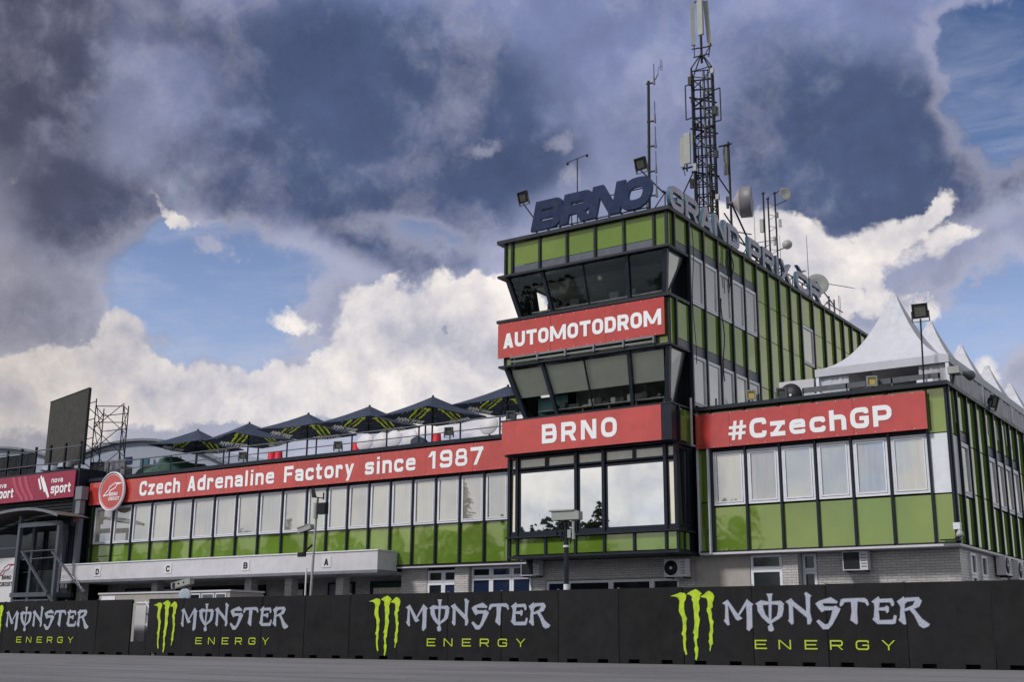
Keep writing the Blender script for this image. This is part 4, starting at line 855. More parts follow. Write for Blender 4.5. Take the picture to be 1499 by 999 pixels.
part('pole', MB().tube((-30.42, 32, 0), (-30.25, 32, 5.5), .045, n=8), 'antenna_white', p2)
part('wind_vane', MB().beam((-30.45, 32, 5.62), (-29.95, 32, 5.55), .035).quadslab([(-30.55, 32, 5.95), (-30.42, 32, 5.95), (-30.28, 32, 5.6), (-30.5, 32, 5.6)], .02).tube((-30.22, 32, 5.3), (-30.22, 32, 5.6), .03).box(-29.97, -29.93, 31.98, 32.02, 5.5, 5.75), 'dark_steel', p2)
part('sensor_box', MB().box(-30.15, -29.78, 31.9, 32.1, 4.98, 5.38), 'dark_steel', p2); part('sensor_box', MB().tube((-30.3, 32, 4.85), (-30.3, 32, 5.4), .09, n=8), 'antenna_white', p2)
h = MB(); cam_head(h, (-31.0, 31.95, 4.42), (1, 0, .22), 1.0); part('camera', h, 'antenna_white', p2)
part('bracket', MB().tube((-30.4, 32, 3.9), (-30.9, 32, 3.6), .04).tube((-30.75, 32, 3.5), (-30.75, 32, 4.4), .06).box(-31.05, -30.8, 31.95, 32.05, 3.5, 3.65), 'dark_steel', p2)
part('pipe', MB().tube((-30.62, 32, 0), (-30.62, 32, 3.1), .03), 'white_frame', p2)
p3 = thing('camera_pole', 'white box camera on a post topped by a pale disc behind the left barrier', 'camera pole', (-38.0, 33, 0))
part('pole', MB().tube((-38.0, 33.1, 0), (-38.0, 33.1, 2.6), .05), 'grey_metal', p3)
part('disc', MB().lathe((-38.0, 32.95, 2.28), (.2, -1, 0), [(0, .26), (.03, .30), (.06, .28), (.07, .2), (.075, .0)], 24), 'glass_blue_lens', p3)
h = MB(); h.beam((-38.7, 32.9, 2.66), (-37.62, 32.9, 2.84), .22, .24); part('camera', h, 'antenna_white', p3)
part('lens', MB().box(-38.60, -38.48, 32.76, 32.79, 2.58, 2.78).box(-38.3, -38.22, 32.77, 32.79, 2.72, 2.78).box(-38.0, -37.94, 32.77, 32.79, 2.76, 2.82), 'black', p3)

# ================================================================ AIR CONDITIONERS
def aircon(label, c, rz=0, w=.62, h=.58, fan=True, dark=False):
    t = thing('air_conditioner', label, 'air conditioner', c, rz)
    w2 = w; link('housing', MB().box(-w/2, w/2, -.30, 0, 0, h).mesh('housing', 'white_metal'), t)
    m = MB()
    if dark: m.box(-w/2+.03, w*.18, -.315, -.30, .04, h-.04)
    else: m.lathe((-w*.18, -.30, h/2), (0, -1, 0), [(0, h*.42), (.012, h*.42), (.012, 0)], 20)
    link('fan_grille', m.mesh('fan_grille', 'dark_steel'), t)
    if not dark: link('fan_hub', MB().lathe((-w*.18, -.312, h/2), (0, -1, 0), [(0, .05), (.012, .05), (.014, 0)], 12).mesh('fan_hub', 'white_frame'), t)
    s = MB()
    for k in range(5): s.box(w*.25, w*.46, -.31, -.30, .1+k*.09, .13+k*.09)
    link('vent', s.mesh('vent', 'grey_metal'), t)
    for q_ in (-.38, .38): link('bracket', MB().box(w*(q_-.02), w*(q_+.02), -.32, .25, -.05, -.005).mesh('bracket', 'dark_steel'), t)
    return t
aircon('air conditioner with plain grille under the left corner of the tower box', (-24.95, 38.2, 2.98), w=.80, h=.60, dark=True)
aircon('air conditioner with round fan under the right corner of the tower', (-18.85, 37.95, 2.78), w=.84, h=.60)
aircon('open dark air conditioner on the brick wall below the hashtag sign', (-12.75, 38.42, 2.86), w=.80, h=.60, dark=True)
aircon('first air conditioner on the far right side wall', (-9.55, 43.3, 2.86), R_(90), w=.85, h=.65)
aircon('second air conditioner on the far right side wall, nearest the picture edge', (-9.55, 45.2, 2.80), R_(90), w=.85, h=.65)

# ================================================================ RAILINGS AND TERRACE OF THE WING
rl = thing('terrace_railing', 'dark metal railing along the roof terrace of the pit building', 'railing', (-37, 38.55, 8.3))
part('rail', MB().tube((-50.9, 38.6, 9.28), (-25.3, 38.6, 9.28), .03), 'steel', rl); part('rail', MB().tube((-50.9, 38.6, 8.88), (-25.3, 38.6, 8.88), .022), 'steel', rl)
for x in (-50.9, -49.6, -48.3, -46.23, -44.4, -42.57, -42.2, -40.3, -38.48, -37.25, -36.7, -34.62, -32.67, -30.94, -30.6, -28.8, -26.85, -25.35):
    link('post', cached('rpost', lambda: MB().box(-.025, .025, -.025, .025, -.5, .5).mesh('post', 'dark_steel')), rl, Vector((x, 38.6, 8.8))-worldloc(rl))
def floodhead(t, c, d, s=.42, m='dark_steel', lens='lamp_glass'):
    """a square floodlight head centred on c, facing d"""
    c = Vector(c); d = Vector(d).normalized(); r = d.cross(Vector((0, 0, 1))).normalized(); u = r.cross(d)
    def bx(mb, x0, x1, z0, z1, y0, y1):
        vs = [c+r*x+u*z+d*y for z in (z0, z1) for y in (y0, y1) for x in (x0, x1)]
        mb.add(vs, [(0, 2, 3, 1), (4, 5, 7, 6), (0, 1, 5, 4), (2, 6, 7, 3), (0, 4, 6, 2), (1, 3, 7, 5)])
    a = MB(); bx(a, -s/2, s/2, -s/2, s/2, -.10, .0)
    for x0, x1, z0, z1 in ((-s/2, -s/2+.05, -s/2, s/2), (s/2-.05, s/2, -s/2, s/2), (-s/2+.05, s/2-.05, -s/2, -s/2+.05), (-s/2+.05, s/2-.05, s/2-.05, s/2)): bx(a, x0, x1, z0, z1, .001, .05)
    bx(a, -s*.25, s*.25, -s*.25, s*.25, -.2, -.101)
    part('housing', a, m, t)
    g = MB(); bx(g, -s/2+.06, s/2-.06, -s/2+.06, s/2-.06, .004, .018); part('lens', g, lens, t)
    y = MB(); bx(y, -s/2-.04, -s/2-.01, -s*.7, 0, -.05, .02); bx(y, s/2+.01, s/2+.04, -s*.7, 0, -.05, .02); bx(y, -s/2-.04, s/2+.04, -s*.75, -s*.7, -.05, .02); part('yoke', y, 'steel', t)
for lab, c in (('small floodlight at the railing below the fifth umbrella', (-29.2, 38.35, 8.86)), ('small floodlight at the railing below the third umbrella', (-35.2, 38.35, 8.80)), ('small floodlight at the railing beside the red bins', (-41.05, 38.35, 8.82)), ('small floodlight on the railing against the left edge of the tower', (-26.15, 38.35, 9.22)),
               ('small floodlight with yellow lens at the left end of the hashtag sign roof', (-16.05, 38.2, 8.90)), ('small floodlight with yellow lens in front of the tent opening', (-11.85, 38.2, 8.90)), ('half hidden floodlight beside the rooftop air conditioner', (-14.95, 38.2, 8.85))):
    t = thing('floodlight', lab, 'floodlight', (c[0], c[1], c[2]-.35)); floodhead(t, c, (.35, -1, -.15), .34, 'antenna_white' if 'yellow' in lab else 'steel', 'lamp_yellow' if 'yellow' in lab else 'lamp_glass')
    part('stand', MB().tube((c[0], c[1]+.1, 8.4), (c[0], c[1]+.08, c[2]), .025), 'steel', t)
def mast_flood(lab, base, top, d, s=.5):
    t = thing('floodlight', lab, 'floodlight', base); part('pole', MB().tube(base, top, .028), 'dark_steel', t)
    dv = Vector(d).normalized(); floodhead(t, Vector(top)+Vector((0, 0, s*.55)), d, s); return t
mast_flood('black floodlight on a thin upright pole before the white tents', (-10.2, 38.2, 8.5), (-10.15, 38.2, 10.75), (.12, -1, -.25), .48)
mast_flood('tilted black floodlight on an arm left of the roof letter B', (-24.0, 37.0, 16.3), (-24.75, 37.0, 17.35), (-.15, -1, -.35), .44)
mast_flood('tilted black floodlight on a long arm above the roof letter O', (-18.75, 37.3, 16.6), (-19.62, 37.2, 17.65), (-.15, -1, -.35), .46)

# umbrellas
def umbrella_proto():
    t = thing('parasol', 'x', 'parasol', (0, 0, 0), 0, 'black drink parasols on the roof terrace')
    a = 2.45/math.sqrt(2); ez, pz = 2.72, 3.62
    me = MB(); n = 10
    def P(u, v):       # slightly sagging square pyramid
        r = max(abs(u), abs(v)); rr = min(abs(u), abs(v))/max(r, 1e-6)
        return (u*a, v*a, pz-(pz-ez)*r-.05*math.sin(math.pi*r)-.07*r*(1-rr)*r)
    for th in (0, -.02):
        vs = [tuple(Vector(P(-1+2*i/n, -1+2*j/n))+Vector((0, 0, th))) for j in range(n+1) for i in range(n+1)]
        fs = [(j*(n+1)+i, j*(n+1)+i+1, (j+1)*(n+1)+i+1, (j+1)*(n+1)+i) for j in range(n) for i in range(n)]
        me.add(vs, fs if th == 0 else [f[::-1] for f in fs])
    link('canopy', me.mesh('canopy', 'umbrella_cloth'), t)
    link('pole', MB().tube((0, 0, 0), (0, 0, 3.6), .04, n=10).lathe((0, 0, 0), (0, 0, 1), [(0, .35), (.06, .35), (.08, .06), (.3, .06)], 12).mesh('pole', 'dark_steel'), t)
    cp = link('finial', MB().lathe((0, 0, 3.6), (0, 0, 1), [(0, .05), (.06, .05), (.09, 0)], 8).mesh('finial', 'dark_steel'), t)
    for k in range(8):
        u, v = ((1, 1), (1, 0), (1, -1), (0, -1), (-1, -1), (-1, 0), (-1, 1), (0, 1))[k]
        e = Vector(P(u, v)); link('rib', MB().beam((0, 0, pz-.12), (e.x*.97, e.y*.97, e.z-.04), .03).beam((0, 0, 2.75), (e.x*.5, e.y*.5, (e.z+pz)/2-.12), .02).mesh('rib', 'steel'), t)
    # print on the inside and the outside of the four faces
    for k in range(4):
        M4 = Matrix.Rotation(k*math.pi/2, 4, 'Z')
        def fn(x, z, d, out):
            # face towards -Y: u across, s runs down the slope
            s = z; y = -s*a; zz = P(x/a, -s)[2]
            return tuple(M4 @ Vector((x, y, zz+(.012+d if out else -.034-d))))
        for out in (False,):
            sx = 1 if out else -1
            link('claw_mark', flat_mesh([[Vector(((q[0]-.62)*.72*sx, .62-(q[1]-1.0)*.27)) for q in grow(c, .035)] for c in CLAWS], .004, None, lambda x, z, d, o=out: fn(x, z, d, o)).mesh('claw_mark', 'cloth_claw'), t)
            link('lettering', flat_mesh([[Vector(((q[0]-4.1)*.29*sx, .90-(q[1]-1.4)*.20)) for q in grow(c, .035)] for c in WORD], .004, None, lambda x, z, d, o=out: fn(x, z, d, o)).mesh('lettering', 'cloth_word'), t)
    return t
up = umbrella_proto()
ul = ['first parasol from the left, before the curved white hangar roof', 'second parasol from the left, with the red bins below', 'third parasol from the left, between the two pairs of drooping neighbours', 'fourth parasol from the left, above the four white round tables', 'fifth parasol from the left, with its whole dark underside showing', 'rightmost parasol, cut by the tower edge']
us = [(-48.6, 42.2, 54, 1.0), (-44.75, 42.15, 29, 1.0), (-40.45, 41.9, 52, 1.0), (-36.65, 42.0, 42, 1.0), (-32.75, 41.8, 33, 1.0), (-28.6, 41.7, 40, 1.02)]
for i, (x, y, a, s) in enumerate(us):
    o = up if i == 0 else copy_thing(up, (0, 0, 0))
    o.location = (x, y, 7.66); o.rotation_euler = (0, 0, R_(a-45)); o['label'] = 'black '+ul[i]
# round tables folded up on their sides
def table_proto():
    t = thing('folding_table', 'x', 'table', (0, 0, 0), 0, 'white round tables folded on the terrace')
    link('tabletop', MB().lathe((0, 0, 1.32), (.15, -1, .25), [(-.02, 0), (-.02, .39), (0, .41), (.02, .39), (.025, 0)], 24).mesh('tabletop', 'white_metal'), t)
    link('leg', MB().tube((0, .1, 0), (0, .05, 1.3), .04).lathe((0, .1, 0), (0, 0, 1), [(0, .28), (.04, .28), (.06, .04)], 14).mesh('leg', 'steel'), t)
    return t
tp = table_proto(); tl = ['leftmost white round table behind the railing, beside the red bin', 'second white round table from the left behind the railing', 'third white round table from the left behind the railing', 'fourth white round table, beside the grey covered stack', 'white round table below the rightmost parasol', 'white round table close to the tower below the rightmost parasol', 'white round table half hidden by the tower glazing']
for i, x in enumerate((-34.75, -33.95, -33.15, -32.35, -28.1, -27.2, -26.4)):
    o = tp if i == 0 else copy_thing(tp, (0, 0, 0))
    o.location = (x, 39.6+(i % 2)*.12, 7.75+(.12 if i > 3 else 0)); o.rotation_euler = (0, 0, random.uniform(-.1, .1)); o['label'] = tl[i]
tag(part('covered_stack', MB().lathe((-31.9, 39.9, 8.55), (0, -1, .2), [(0, .0), (.0, .5), (.3, .5), (.32, 0)], 18), 'umbrella_cloth', None), 'dark grey covered round stack next to the fourth white table', 'stack')
for i, (x, lab) in enumerate(((-31.0, 'red tapered drinks bin under the fifth parasol'), (-35.5, 'red bin at the left of the white round tables'), (-40.3, 'right one of two red bins under the second parasol'), (-40.75, 'left one of two red bins under the second parasol'))):
    t = thing('drinks_bin', lab, 'bin', (x, 39.9, 7.7)); part('body', MB().lathe((x, 39.9, 7.7), (0, 0, 1), [(0, .27), (1.45, .17), (1.47, 0)], 14), 'red_cloth', t); part('label_patch', MB().box(x-.1, x+.1, 39.62, 39.66, 8.55, 8.72), 'sign_white', t)

# ================================================================ TENTS ON THE BLOCK
def tent_proto():
    t = thing('pagoda_tent', 'x', 'tent', (0, 0, 0), 0, 'white pagoda tents on the right terrace')
    a = 2.2; ez = 2.32; pz = 5.15; mb = MB(); n = 16; k = 12
    def ring(f):    # f: 0 at the eave, 1 at the peak
        r = a*(1-f)**1.0; z = ez+(pz-ez)*(.82*f**2.25+.18*f); s = []
        for i in range(4*n):
            q, u = divmod(i, n); u = u/n*2-1
            sag = .16*(1-u*u)*math.sin(math.pi*min(1, f+.0))*.6
            p = [(u, -1), (1, u), (-u, 1), (-1, -u)][q]; rr = r*(1-sag)+.085*(f)
            s.append((p[0]*rr, p[1]*rr, z))
        return s
    R = [ring((i/k)*.985) for i in range(k+1)]
    for i in range(k):
        m = 4*n; mb.add(R[i]+R[i+1], [(j, (j+1) % m, m+(j+1) % m, m+j) for j in range(m)], False)
        mb.add([(x, y, z-.015) for x, y, z in R[i]+R[i+1]], [(m+j, m+(j+1) % m, (j+1) % m, j) for j in range(m)], False)
    link('roof', mb.mesh('roof', 'tent_white'), t)
    link('peak_cap', MB().lathe((0, 0, pz-.22), (0, 0, 1), [(0, .16), (.26, .12), (.27, 0)], 12).mesh('peak_cap', 'tent_white'), t)
    v = MB(); w = a+.01
    for x0, x1, y0, y1 in ((-w, w, -w, -w+.015), (-w, w, w-.015, w), (-w, -w+.015, -w+.015, w-.015), (w-.015, w, -w+.015, w-.015)): v.box(x0, x1, y0, y1, ez-.26, ez+.01)
    link('valance', v.mesh('valance', 'tent_white'), t)
    for x in (-1, 1):
        for y in (-1, 1): link('leg', MB().box(x*(a-.06)-.05, x*(a-.06)+.05, y*(a-.06)-.05, y*(a-.06)+.05, 0, ez-.02).mesh('leg', 'white_frame'), t)
    return t
def curtain(x0, x1, z0, z1, seed, amp=.05, n=40):
    r = random.Random(seed); ph = [r.uniform(0, 6) for _ in range(4)]; vs = []
    for j in range(6):
        for i in range(n+1):
            u = i/n; x = x0+(x1-x0)*u; k = .5+.5*(1-j/5)
            vs.append((x, amp*k*(math.sin(u*38+ph[0])+.6*math.sin(u*17+ph[1]+j*.25)+.4*math.sin(u*71+ph[2])), z0+(z1-z0)*j/5))
    mb = MB(); mb.add(vs, [(j*(n+1)+i, j*(n+1)+i+1, (j+1)*(n+1)+i+1, (j+1)*(n+1)+i) for j in range(5) for i in range(n)], True); return mb
tt = tent_proto()
labs = ['nearest and largest white pagoda tent with its front open, above the hashtag sign', 'second white pagoda tent along the right terrace', 'third white pagoda tent along the right terrace', 'fourth white pagoda tent along the right terrace', 'farthest white pagoda tent, at the right picture edge']
for i in range(5):
    o = tt if i == 0 else copy_thing(tt, (0, 0, 0))
    o.location = (-11.72, 40.92+4.42*i, 7.3); o['label'] = labs[i]
    for c in o.children:
        if c.name.startswith('leg') or c.name.startswith('valance'): pass
for i, o in enumerate([q for q in S.objects if q.get('category') == 'tent']):
    me = curtain(-2.1, 2.1, .35 if i else .1, 2.2, i+5, .045).mesh('side_curtain', 'tent_wall'); link('side_curtain', me, o, (2.17, 0, 0), (0, 0, math.pi/2))
    if i == 0:
        link('side_curtain', curtain(-.62, .45, .1, 2.1, 60, .03, 16).mesh('side_curtain', 'tent_white'), o, (-1.55, -2.1, 0)); link('side_curtain', curtain(-.5, .5, .1, 2.15, 61, .03, 16).mesh('side_curtain', 'tent_wall'), o, (1.72, -2.08, 0))
        link('back_wall', MB().box(-2.1, 2.1, 2.0, 2.03, 0, 2.2).mesh('back_wall', 'interior'), o)
        link('inner_curtain', curtain(-1.1, 2.0, 0, 2.15, 44, .08).mesh('inner_curtain', 'blind_dark'), o, (0, 1.2, 0))
tr = thing('terrace_parapet_rail', 'grey rail along the roof edge below the nearest tent', 'railing', (-12, 38.5, 8.57))
part('rail', MB().box(-14.3, -9.75, 38.42, 38.46, 8.80, 8.98), 'steel', tr); part('rail', MB().box(-17.9, -9.75, 38.40, 38.44, 8.62, 8.68), 'steel', tr)
for x in (-17.5, -15.9, -14.3, -12.8, -11.3, -9.8): part('post', MB().box(x, x+.05, 38.42, 38.47, 8.45, 8.97), 'steel', tr)
part('white_foot', MB().box(-10.45, -9.95, 38.3, 38.38, 8.62, 8.78), 'white_frame', tr); part('white_foot', MB().box(-14.2, -13.6, 38.3, 38.38, 8.62, 8.72), 'white_frame', tr)
aircon('big cream air conditioner on the roof terrace left of the tent', (-14.75, 39.4, 8.42), w=1.25, h=1.0)
hl = thing('horn_loudspeaker', 'grey horn loudspeaker at the right roof corner', 'loudspeaker', (-9.3, 38.7, 8.9))
part('horn', MB().lathe((-9.25, 38.6, 9.0), (.25, 1, -.02), [(0, .05), (.5, .09), (.85, .17), (.86, .0)], 14), 'steel', hl); part('driver', MB().box(-9.45, -9.1, 38.2, 38.65, 8.86, 9.08), 'antenna_white', hl); part('bracket', MB().tube((-9.4, 38.4, 8.5), (-9.3, 38.4, 8.9), .04), 'dark_steel', hl)
fl2 = thing('floodlight', 'dark floodlight lying on the side parapet below the second tent', 'floodlight', (-9.35, 43.0, 8.6)); floodhead(fl2, (-9.2, 43.2, 8.78), (1, -.2, -.3), .42)
sc = thing('security_camera', 'small white dome camera at the lower right corner of the block', 'camera', (-9.3, 37.8, 3.7))
part('housing', MB().box(-9.5, -9.3, 37.55, 37.75, 3.95, 4.15), 'white_frame', sc); part('dome', MB().lathe((-9.33, 37.6, 3.72), (0, 0, 1), [(0, 0), (.0, .11), (.08, .12), (.16, .08), (.22, .04)], 14), 'antenna_white', sc); part('bracket', MB().box(-9.5, -9.36, 37.6, 37.95, 3.62, 3.70).box(-9.95, -9.5, 37.7, 37.75, 3.64, 3.68), 'dark_steel', sc)

# ================================================================ MASTS AND AERIALS ON THE TOWER ROOF
lm = thing('lattice_mast', 'tall dark lattice telecom mast with panel antennas on the tower roof', 'mast', (-19.47, 42.6, 15.66))
mx, my, hw = -19.47, 42.6, .45
ang = R_(20); CRN = [Vector((mx+hw*1.3*math.cos(ang+k*math.pi/2+.785), my+hw*1.3*math.sin(ang+k*math.pi/2+.785), 0)) for k in range(4)]
for c in CRN: part('leg', MB().tube((c.x, c.y, 15.66), (c.x, c.y, 23.9), .045, n=6), 'dark_steel', lm)
br = MB(); z = 16.0; k = 0
while z < 23.9:
    for i in range(4):
        a, b = CRN[i], CRN[(i+1) % 4]; br.tube((a.x, a.y, z), (b.x, b.y, z), .026, n=5)
        if k % 2 == 0: br.tube((a.x, a.y, z), (b.x, b.y, min(z+.86, 23.9)), .024, n=4)
        elif i % 2: br.tube((b.x, b.y, z), (a.x, a.y, min(z+.86, 23.9)), .024, n=4)
    z += .43; k += 1
for c in CRN: br.tube((c.x, c.y, 23.9), (mx, my, 24.75), .028, n=6)
tag(part('bracing', br, 'dark_steel', lm), kind='stuff')
part('ladder', MB().tube((mx+.1, my-.1, 15.66), (mx+.1, my-.1, 23.9), .06, n=6).tube((mx+.25, my-.05, 15.66), (mx+.25, my-.05, 23.6), .035, n=5), 'steel', lm)
for q, (ox, oy, z1) in enumerate(((-.15, .1, 23.5), (-.05, -.2, 22.5), (.18, .16, 24), (.3, -.2, 21.5), (-.25, -.1, 20.5), (.05, .25, 19.8))): part('feeder_cable', MB().tube((mx+ox*1.2, my+oy, 15.66), (mx+ox, my+oy, z1), .03, n=5), 'black', lm)
part('top_pole', MB().tube((mx, my, 24.3), (mx, my, 28.2), .055, n=8), 'dark_steel', lm)
def antenna_panel(p, x, y, z0, z1, w=.24, rz=0.0, d=.12, lean=0):
    m = MB().box(-w/2, w/2, -d/2, d/2, 0, z1-z0); me = m.mesh('panel_antenna', 'antenna_white'); return link('panel_antenna', me, p, Vector((x, y, z0))-worldloc(p), (0, lean, rz))
antenna_panel(lm, -19.78, 42.5, 25.15, 27.15, .17, .5); antenna_panel(lm, -19.35, 42.35, 25.45, 28.6, .24, -.1); antenna_panel(lm, -19.10, 42.65, 25.0, 27.1, .20, .4, lean=-.06)
part('antenna_mount', MB().tube((-19.85, 42.5, 25.0), (-19.05, 42.6, 24.95), .03).tube((-19.8, 42.5, 24.6), (-19.1, 42.6, 24.62), .03).tube((-19.75, 42.5, 24.6), (-19.75, 42.5, 25.2), .02).tube((-19.15, 42.6, 24.5), (-19.05, 42.6, 25.1), .025).tube((-19.75, 42.5, 27.1), (mx, my, 27.3), .03).tube((-19.05, 42.6, 25.0), (mx, my, 24.4), .02), 'dark_steel', lm)
antenna_panel(lm, -20.42, 42.45, 19.75, 21.05, .17, .2); antenna_panel(lm, -20.12, 42.3, 19.8, 21.15, .27, .1); antenna_panel(lm, -18.68, 42.9, 19.2, 20.5, .20, -.5)
part('antenna_mount', MB().tube((-20.45, 42.5, 19.7), (-19.6, 42.5, 19.7), .04).tube((-20.3, 42.6, 19.6), (-20.3, 42.6, 21.2), .035).tube((-18.55, 42.9, 16.2), (-18.55, 42.9, 20.6), .05).tube((-18.9, 42.7, 20.4), (-18.4, 42.9, 20.5), .035).tube((-19.9, 42.5, 19.6), (-20.6, 41.6, 17.2), .03).tube((-19.0, 42.6, 19.2), (-18.55, 42.9, 18.3), .03).tube((-20.4, 42.5, 19.65), (-20.3, 42.4, 19.35), .02), 'dark_steel', lm)
part('side_frame', MB().tube((-20.27, 42.6, 21.9), (-20.27, 42.6, 23.45), .028).tube((-20.27, 42.6, 23.45), (-19.9, 42.6, 23.5), .028).tube((-20.27, 42.6, 21.9), (-19.9, 42.6, 21.95), .028), 'dark_steel', lm)
part('side_frame', MB().tube((-18.70, 42.6, 21.5), (-18.70, 42.6, 22.95), .028).tube((-18.70, 42.6, 22.95), (-19.05, 42.6, 22.9), .028).tube((-18.70, 42.6, 21.5), (-19.05, 42.6, 21.5), .028), 'dark_steel', lm)
part('stay', MB().tube((-18.55, 42.9, 18.0), (-18.5, 45.4, 16.1), .04).tube((-18.9, 43.0, 17.6), (-18.6, 45.0, 16.3), .03).tube((-18.5, 45.3, 15.9), (-18.45, 44.2, 15.66), .03).tube((-18.7, 43.4, 16.9), (-18.3, 44.3, 16.95), .025).tube((-19.0, 42.8, 16.2), (-18.5, 45.0, 16.2), .025), 'dark_steel', lm)
rk = random.Random(8)
for q in range(16):
    z = 16.6+q*.46+rk.uniform(-.1, .1); c_ = CRN[q % 4]; o_ = Vector((rk.uniform(-.22, .22), rk.uniform(-.2, .2), 0))
    part('junction_box' if q % 3 else 'small_antenna', MB().box(c_.x+o_.x-.07, c_.x+o_.x+.07, c_.y+o_.y-.06, c_.y+o_.y+.06, z, z+rk.uniform(.15, .4)), 'dark_steel' if q % 3 else 'antenna_white', lm)
for z in (19.3, 21.2, 22.6):
    part('platform_ring', MB().tube(CRN[0]*1.0+Vector((.12, 0, z)), CRN[2]+Vector((-.12, 0, z)), .04, n=5).tube(CRN[1]+Vector((0, .1, z)), CRN[3]+Vector((0, -.1, z)), .04, n=5), 'dark_steel', lm)
ds = thing('dish_antenna', 'large grey drum dish on the right of the lattice mast', 'dish', (-18.45, 42.9, 17.9))
dc = Vector((-18.42, 42.95, 17.92)); dd = Vector((1, .32, 0))
part('drum', MB().lathe(dc, dd, [(-.02, .16), (.02, .2), (.24, .60)], 32), 'drum_grey', ds) if mat('drum_grey', (.36, .33, .35), .5, var=.05) else None
part('shroud', MB().lathe(dc, dd, [(.24, .60), (.241, .63), (.70, .63)], 32).lathe(dc, dd, [(.70, .63), (.71, 0)], 32), 'drum_dark', ds) if mat('drum_dark', (.15, .145, .17), .5, var=.05) else None
part('mount', MB().tube(dc-dd*.3, dc, .09).tube(dc-dd*.25+Vector((0, 0, -.2)), dc-dd*.25+Vector((0, 0, .3)), .06), 'steel', ds)
am = thing('aerial_mast', 'slim stepped mast with stacked whip aerials behind the roof letter O', 'aerial', (-19.27, 37.2, 15.66))
part('pole', MB().tube((-19.29, 37.2, 15.66), (-19.21, 37.2, 21.15), .055, n=8), 'dark_steel', am)
for z in (21.0, 19.45, 18.45, 17.45, 16.5):
    part('arm', MB().tube((-19.3, 37.2, z+.06), (-18.95, 37.15, z), .035), 'dark_steel', am)
    part('whip', MB().tube((-18.95, 37.15, z-.08), (-18.95, 37.15, z+.28), .05, .03, 6).tube((-18.95, 37.15, z+.28), (-18.95, 37.15, z+.78), .02, n=5), 'steel', am)
part('hook_aerial', MB().tube((-18.9, 37.15, 21.1), (-18.78, 37.15, 21.3), .02).tube((-18.78, 37.15, 21.3), (-18.76, 37.15, 21.55), .012).tube((-18.76, 37.15, 21.55), (-18.62, 37.15, 21.6), .012).tube((-18.6, 37.15, 21.4), (-18.6, 37.15, 21.85), .012).tube((-18.66, 37.15, 21.4), (-18.66, 37.15, 21.85), .012), 'steel', am)
wg = thing('wind_gauge', 'small T shaped wind gauge behind the roof letters R and N', 'wind gauge', (-22.36, 37.2, 15.66))
part('pole', MB().tube((-22.37, 37.2, 15.66), (-22.36, 37.2, 18.75), .022), 'dark_steel', wg); part('crossbar', MB().tube((-22.8, 37.2, 18.68), (-21.92, 37.2, 18.80), .016), 'dark_steel', wg)
for x, z in ((-22.8, 18.62), (-21.92, 18.76)): part('cup', MB().lathe((x, 37.2, z), (0, 0, 1), [(-.06, 0), (-.04, .05), (.05, .05), (.07, 0)], 8), 'black', wg)
def pole_aerial(lab, x, y, z0, z1, r=.03):
    t = thing('whip_aerial', lab, 'aerial', (x, y, z0)); part('base_tube', MB().tube((x, y, z0), (x, y, z0+(z1-z0)*.22), r), 'dark_steel', t); part('whip', MB().tube((x, y, z0+(z1-z0)*.22), (x, y, z1), r*.45, r*.25, 5), 'steel', t); return t
pole_aerial('tall thin whip aerial rising by the far round dish', -17.9, 46.4, 15.66, 17.45)
t = pole_aerial('whip aerial with side arms right of the large drum dish', -18.6, 45.4, 15.66, 18.9); part('side_arm', MB().tube((-18.6, 45.4, 16.95), (-17.9, 45.9, 17.1), .015).tube((-18.6, 45.4, 16.6), (-18.1, 45.8, 16.9), .012), 'steel', t)
pole_aerial('long whip aerial standing above the letter Č', -18.5, 51.3, 15.66, 19.0, .045)
sm = thing('aerial_cluster', 'group of three thin antenna poles with small dishes behind the word PRIX', 'aerial', (-18.9, 47.8, 15.66))
for x, y, zt in ((-19.19, 48.0, 20.15), (-18.98, 48.0, 19.85), (-18.65, 48.0, 20.05)): part('pole', MB().tube((x, y, 15.66), (x, y, zt), .04, n=6).tube((x-.06, y, zt), (x+.06, y, zt), .05, n=6), 'dark_steel', sm)
bb = MB()
for k in range(14): z = 16.4+k*.27; bb.tube((-18.98, 48, z), (-18.65, 48, z+.14*(1 if k % 2 else -1)), .013, n=4)
part('bracing', bb, 'steel', sm)
part('arm', MB().tube((-18.65, 48, 20.0), (-18.3, 47.9, 20.1), .02).tube((-18.65, 48, 19.45), (-18.1, 47.9, 19.55), .02).tube((-18.65, 48, 17.35), (-18.1, 47.9, 17.42), .025), 'dark_steel', sm)
part('small_dish', MB().lathe((-18.15, 47.9, 19.85), (.6, -.6, 0), [(-.06, 0), (-.02, .18), (.05, .28), (.05, .26), (0, 0)], 18), 'antenna_white', sm)
part('small_dish', MB().lathe((-18.15, 47.9, 17.5), (.3, -1, 0), [(-.1, 0), (0, .2), (.03, .22), (.12, .18), (.16, 0)], 18), 'antenna_white', sm)
part('panel_antenna', MB().box(-19.36, -19.2, 47.85, 48.0, 18.3, 18.9), 'antenna_white', sm); part('panel_antenna', MB().box(-18.5, -18.4, 47.9, 48.0, 18.4, 18.75), 'antenna_white', sm); part('panel_antenna', MB().box(-18.78, -18.7, 47.9, 48.0, 17.6, 18.0), 'antenna_white', sm); part('panel_antenna', MB().box(-18.62, -18.52, 47.9, 48.0, 18.85, 19.1), 'steel', sm)
rd = thing('dish_antenna', 'pale round dish behind the last roof letter R', 'dish', (-18.6, 52.0, 15.66))
part('reflector', MB().lathe((-18.5, 52.4, 16.9), (.6, -1, .1), [(-.10, 0), (-.07, .28), (.0, .50), (.02, .53), (.03, .51), (-.03, .28), (-.05, 0)], 28), 'antenna_white', rd); part('mount', MB().tube((-18.5, 52.4, 15.66), (-18.5, 52.4, 16.8), .05), 'steel', rd)
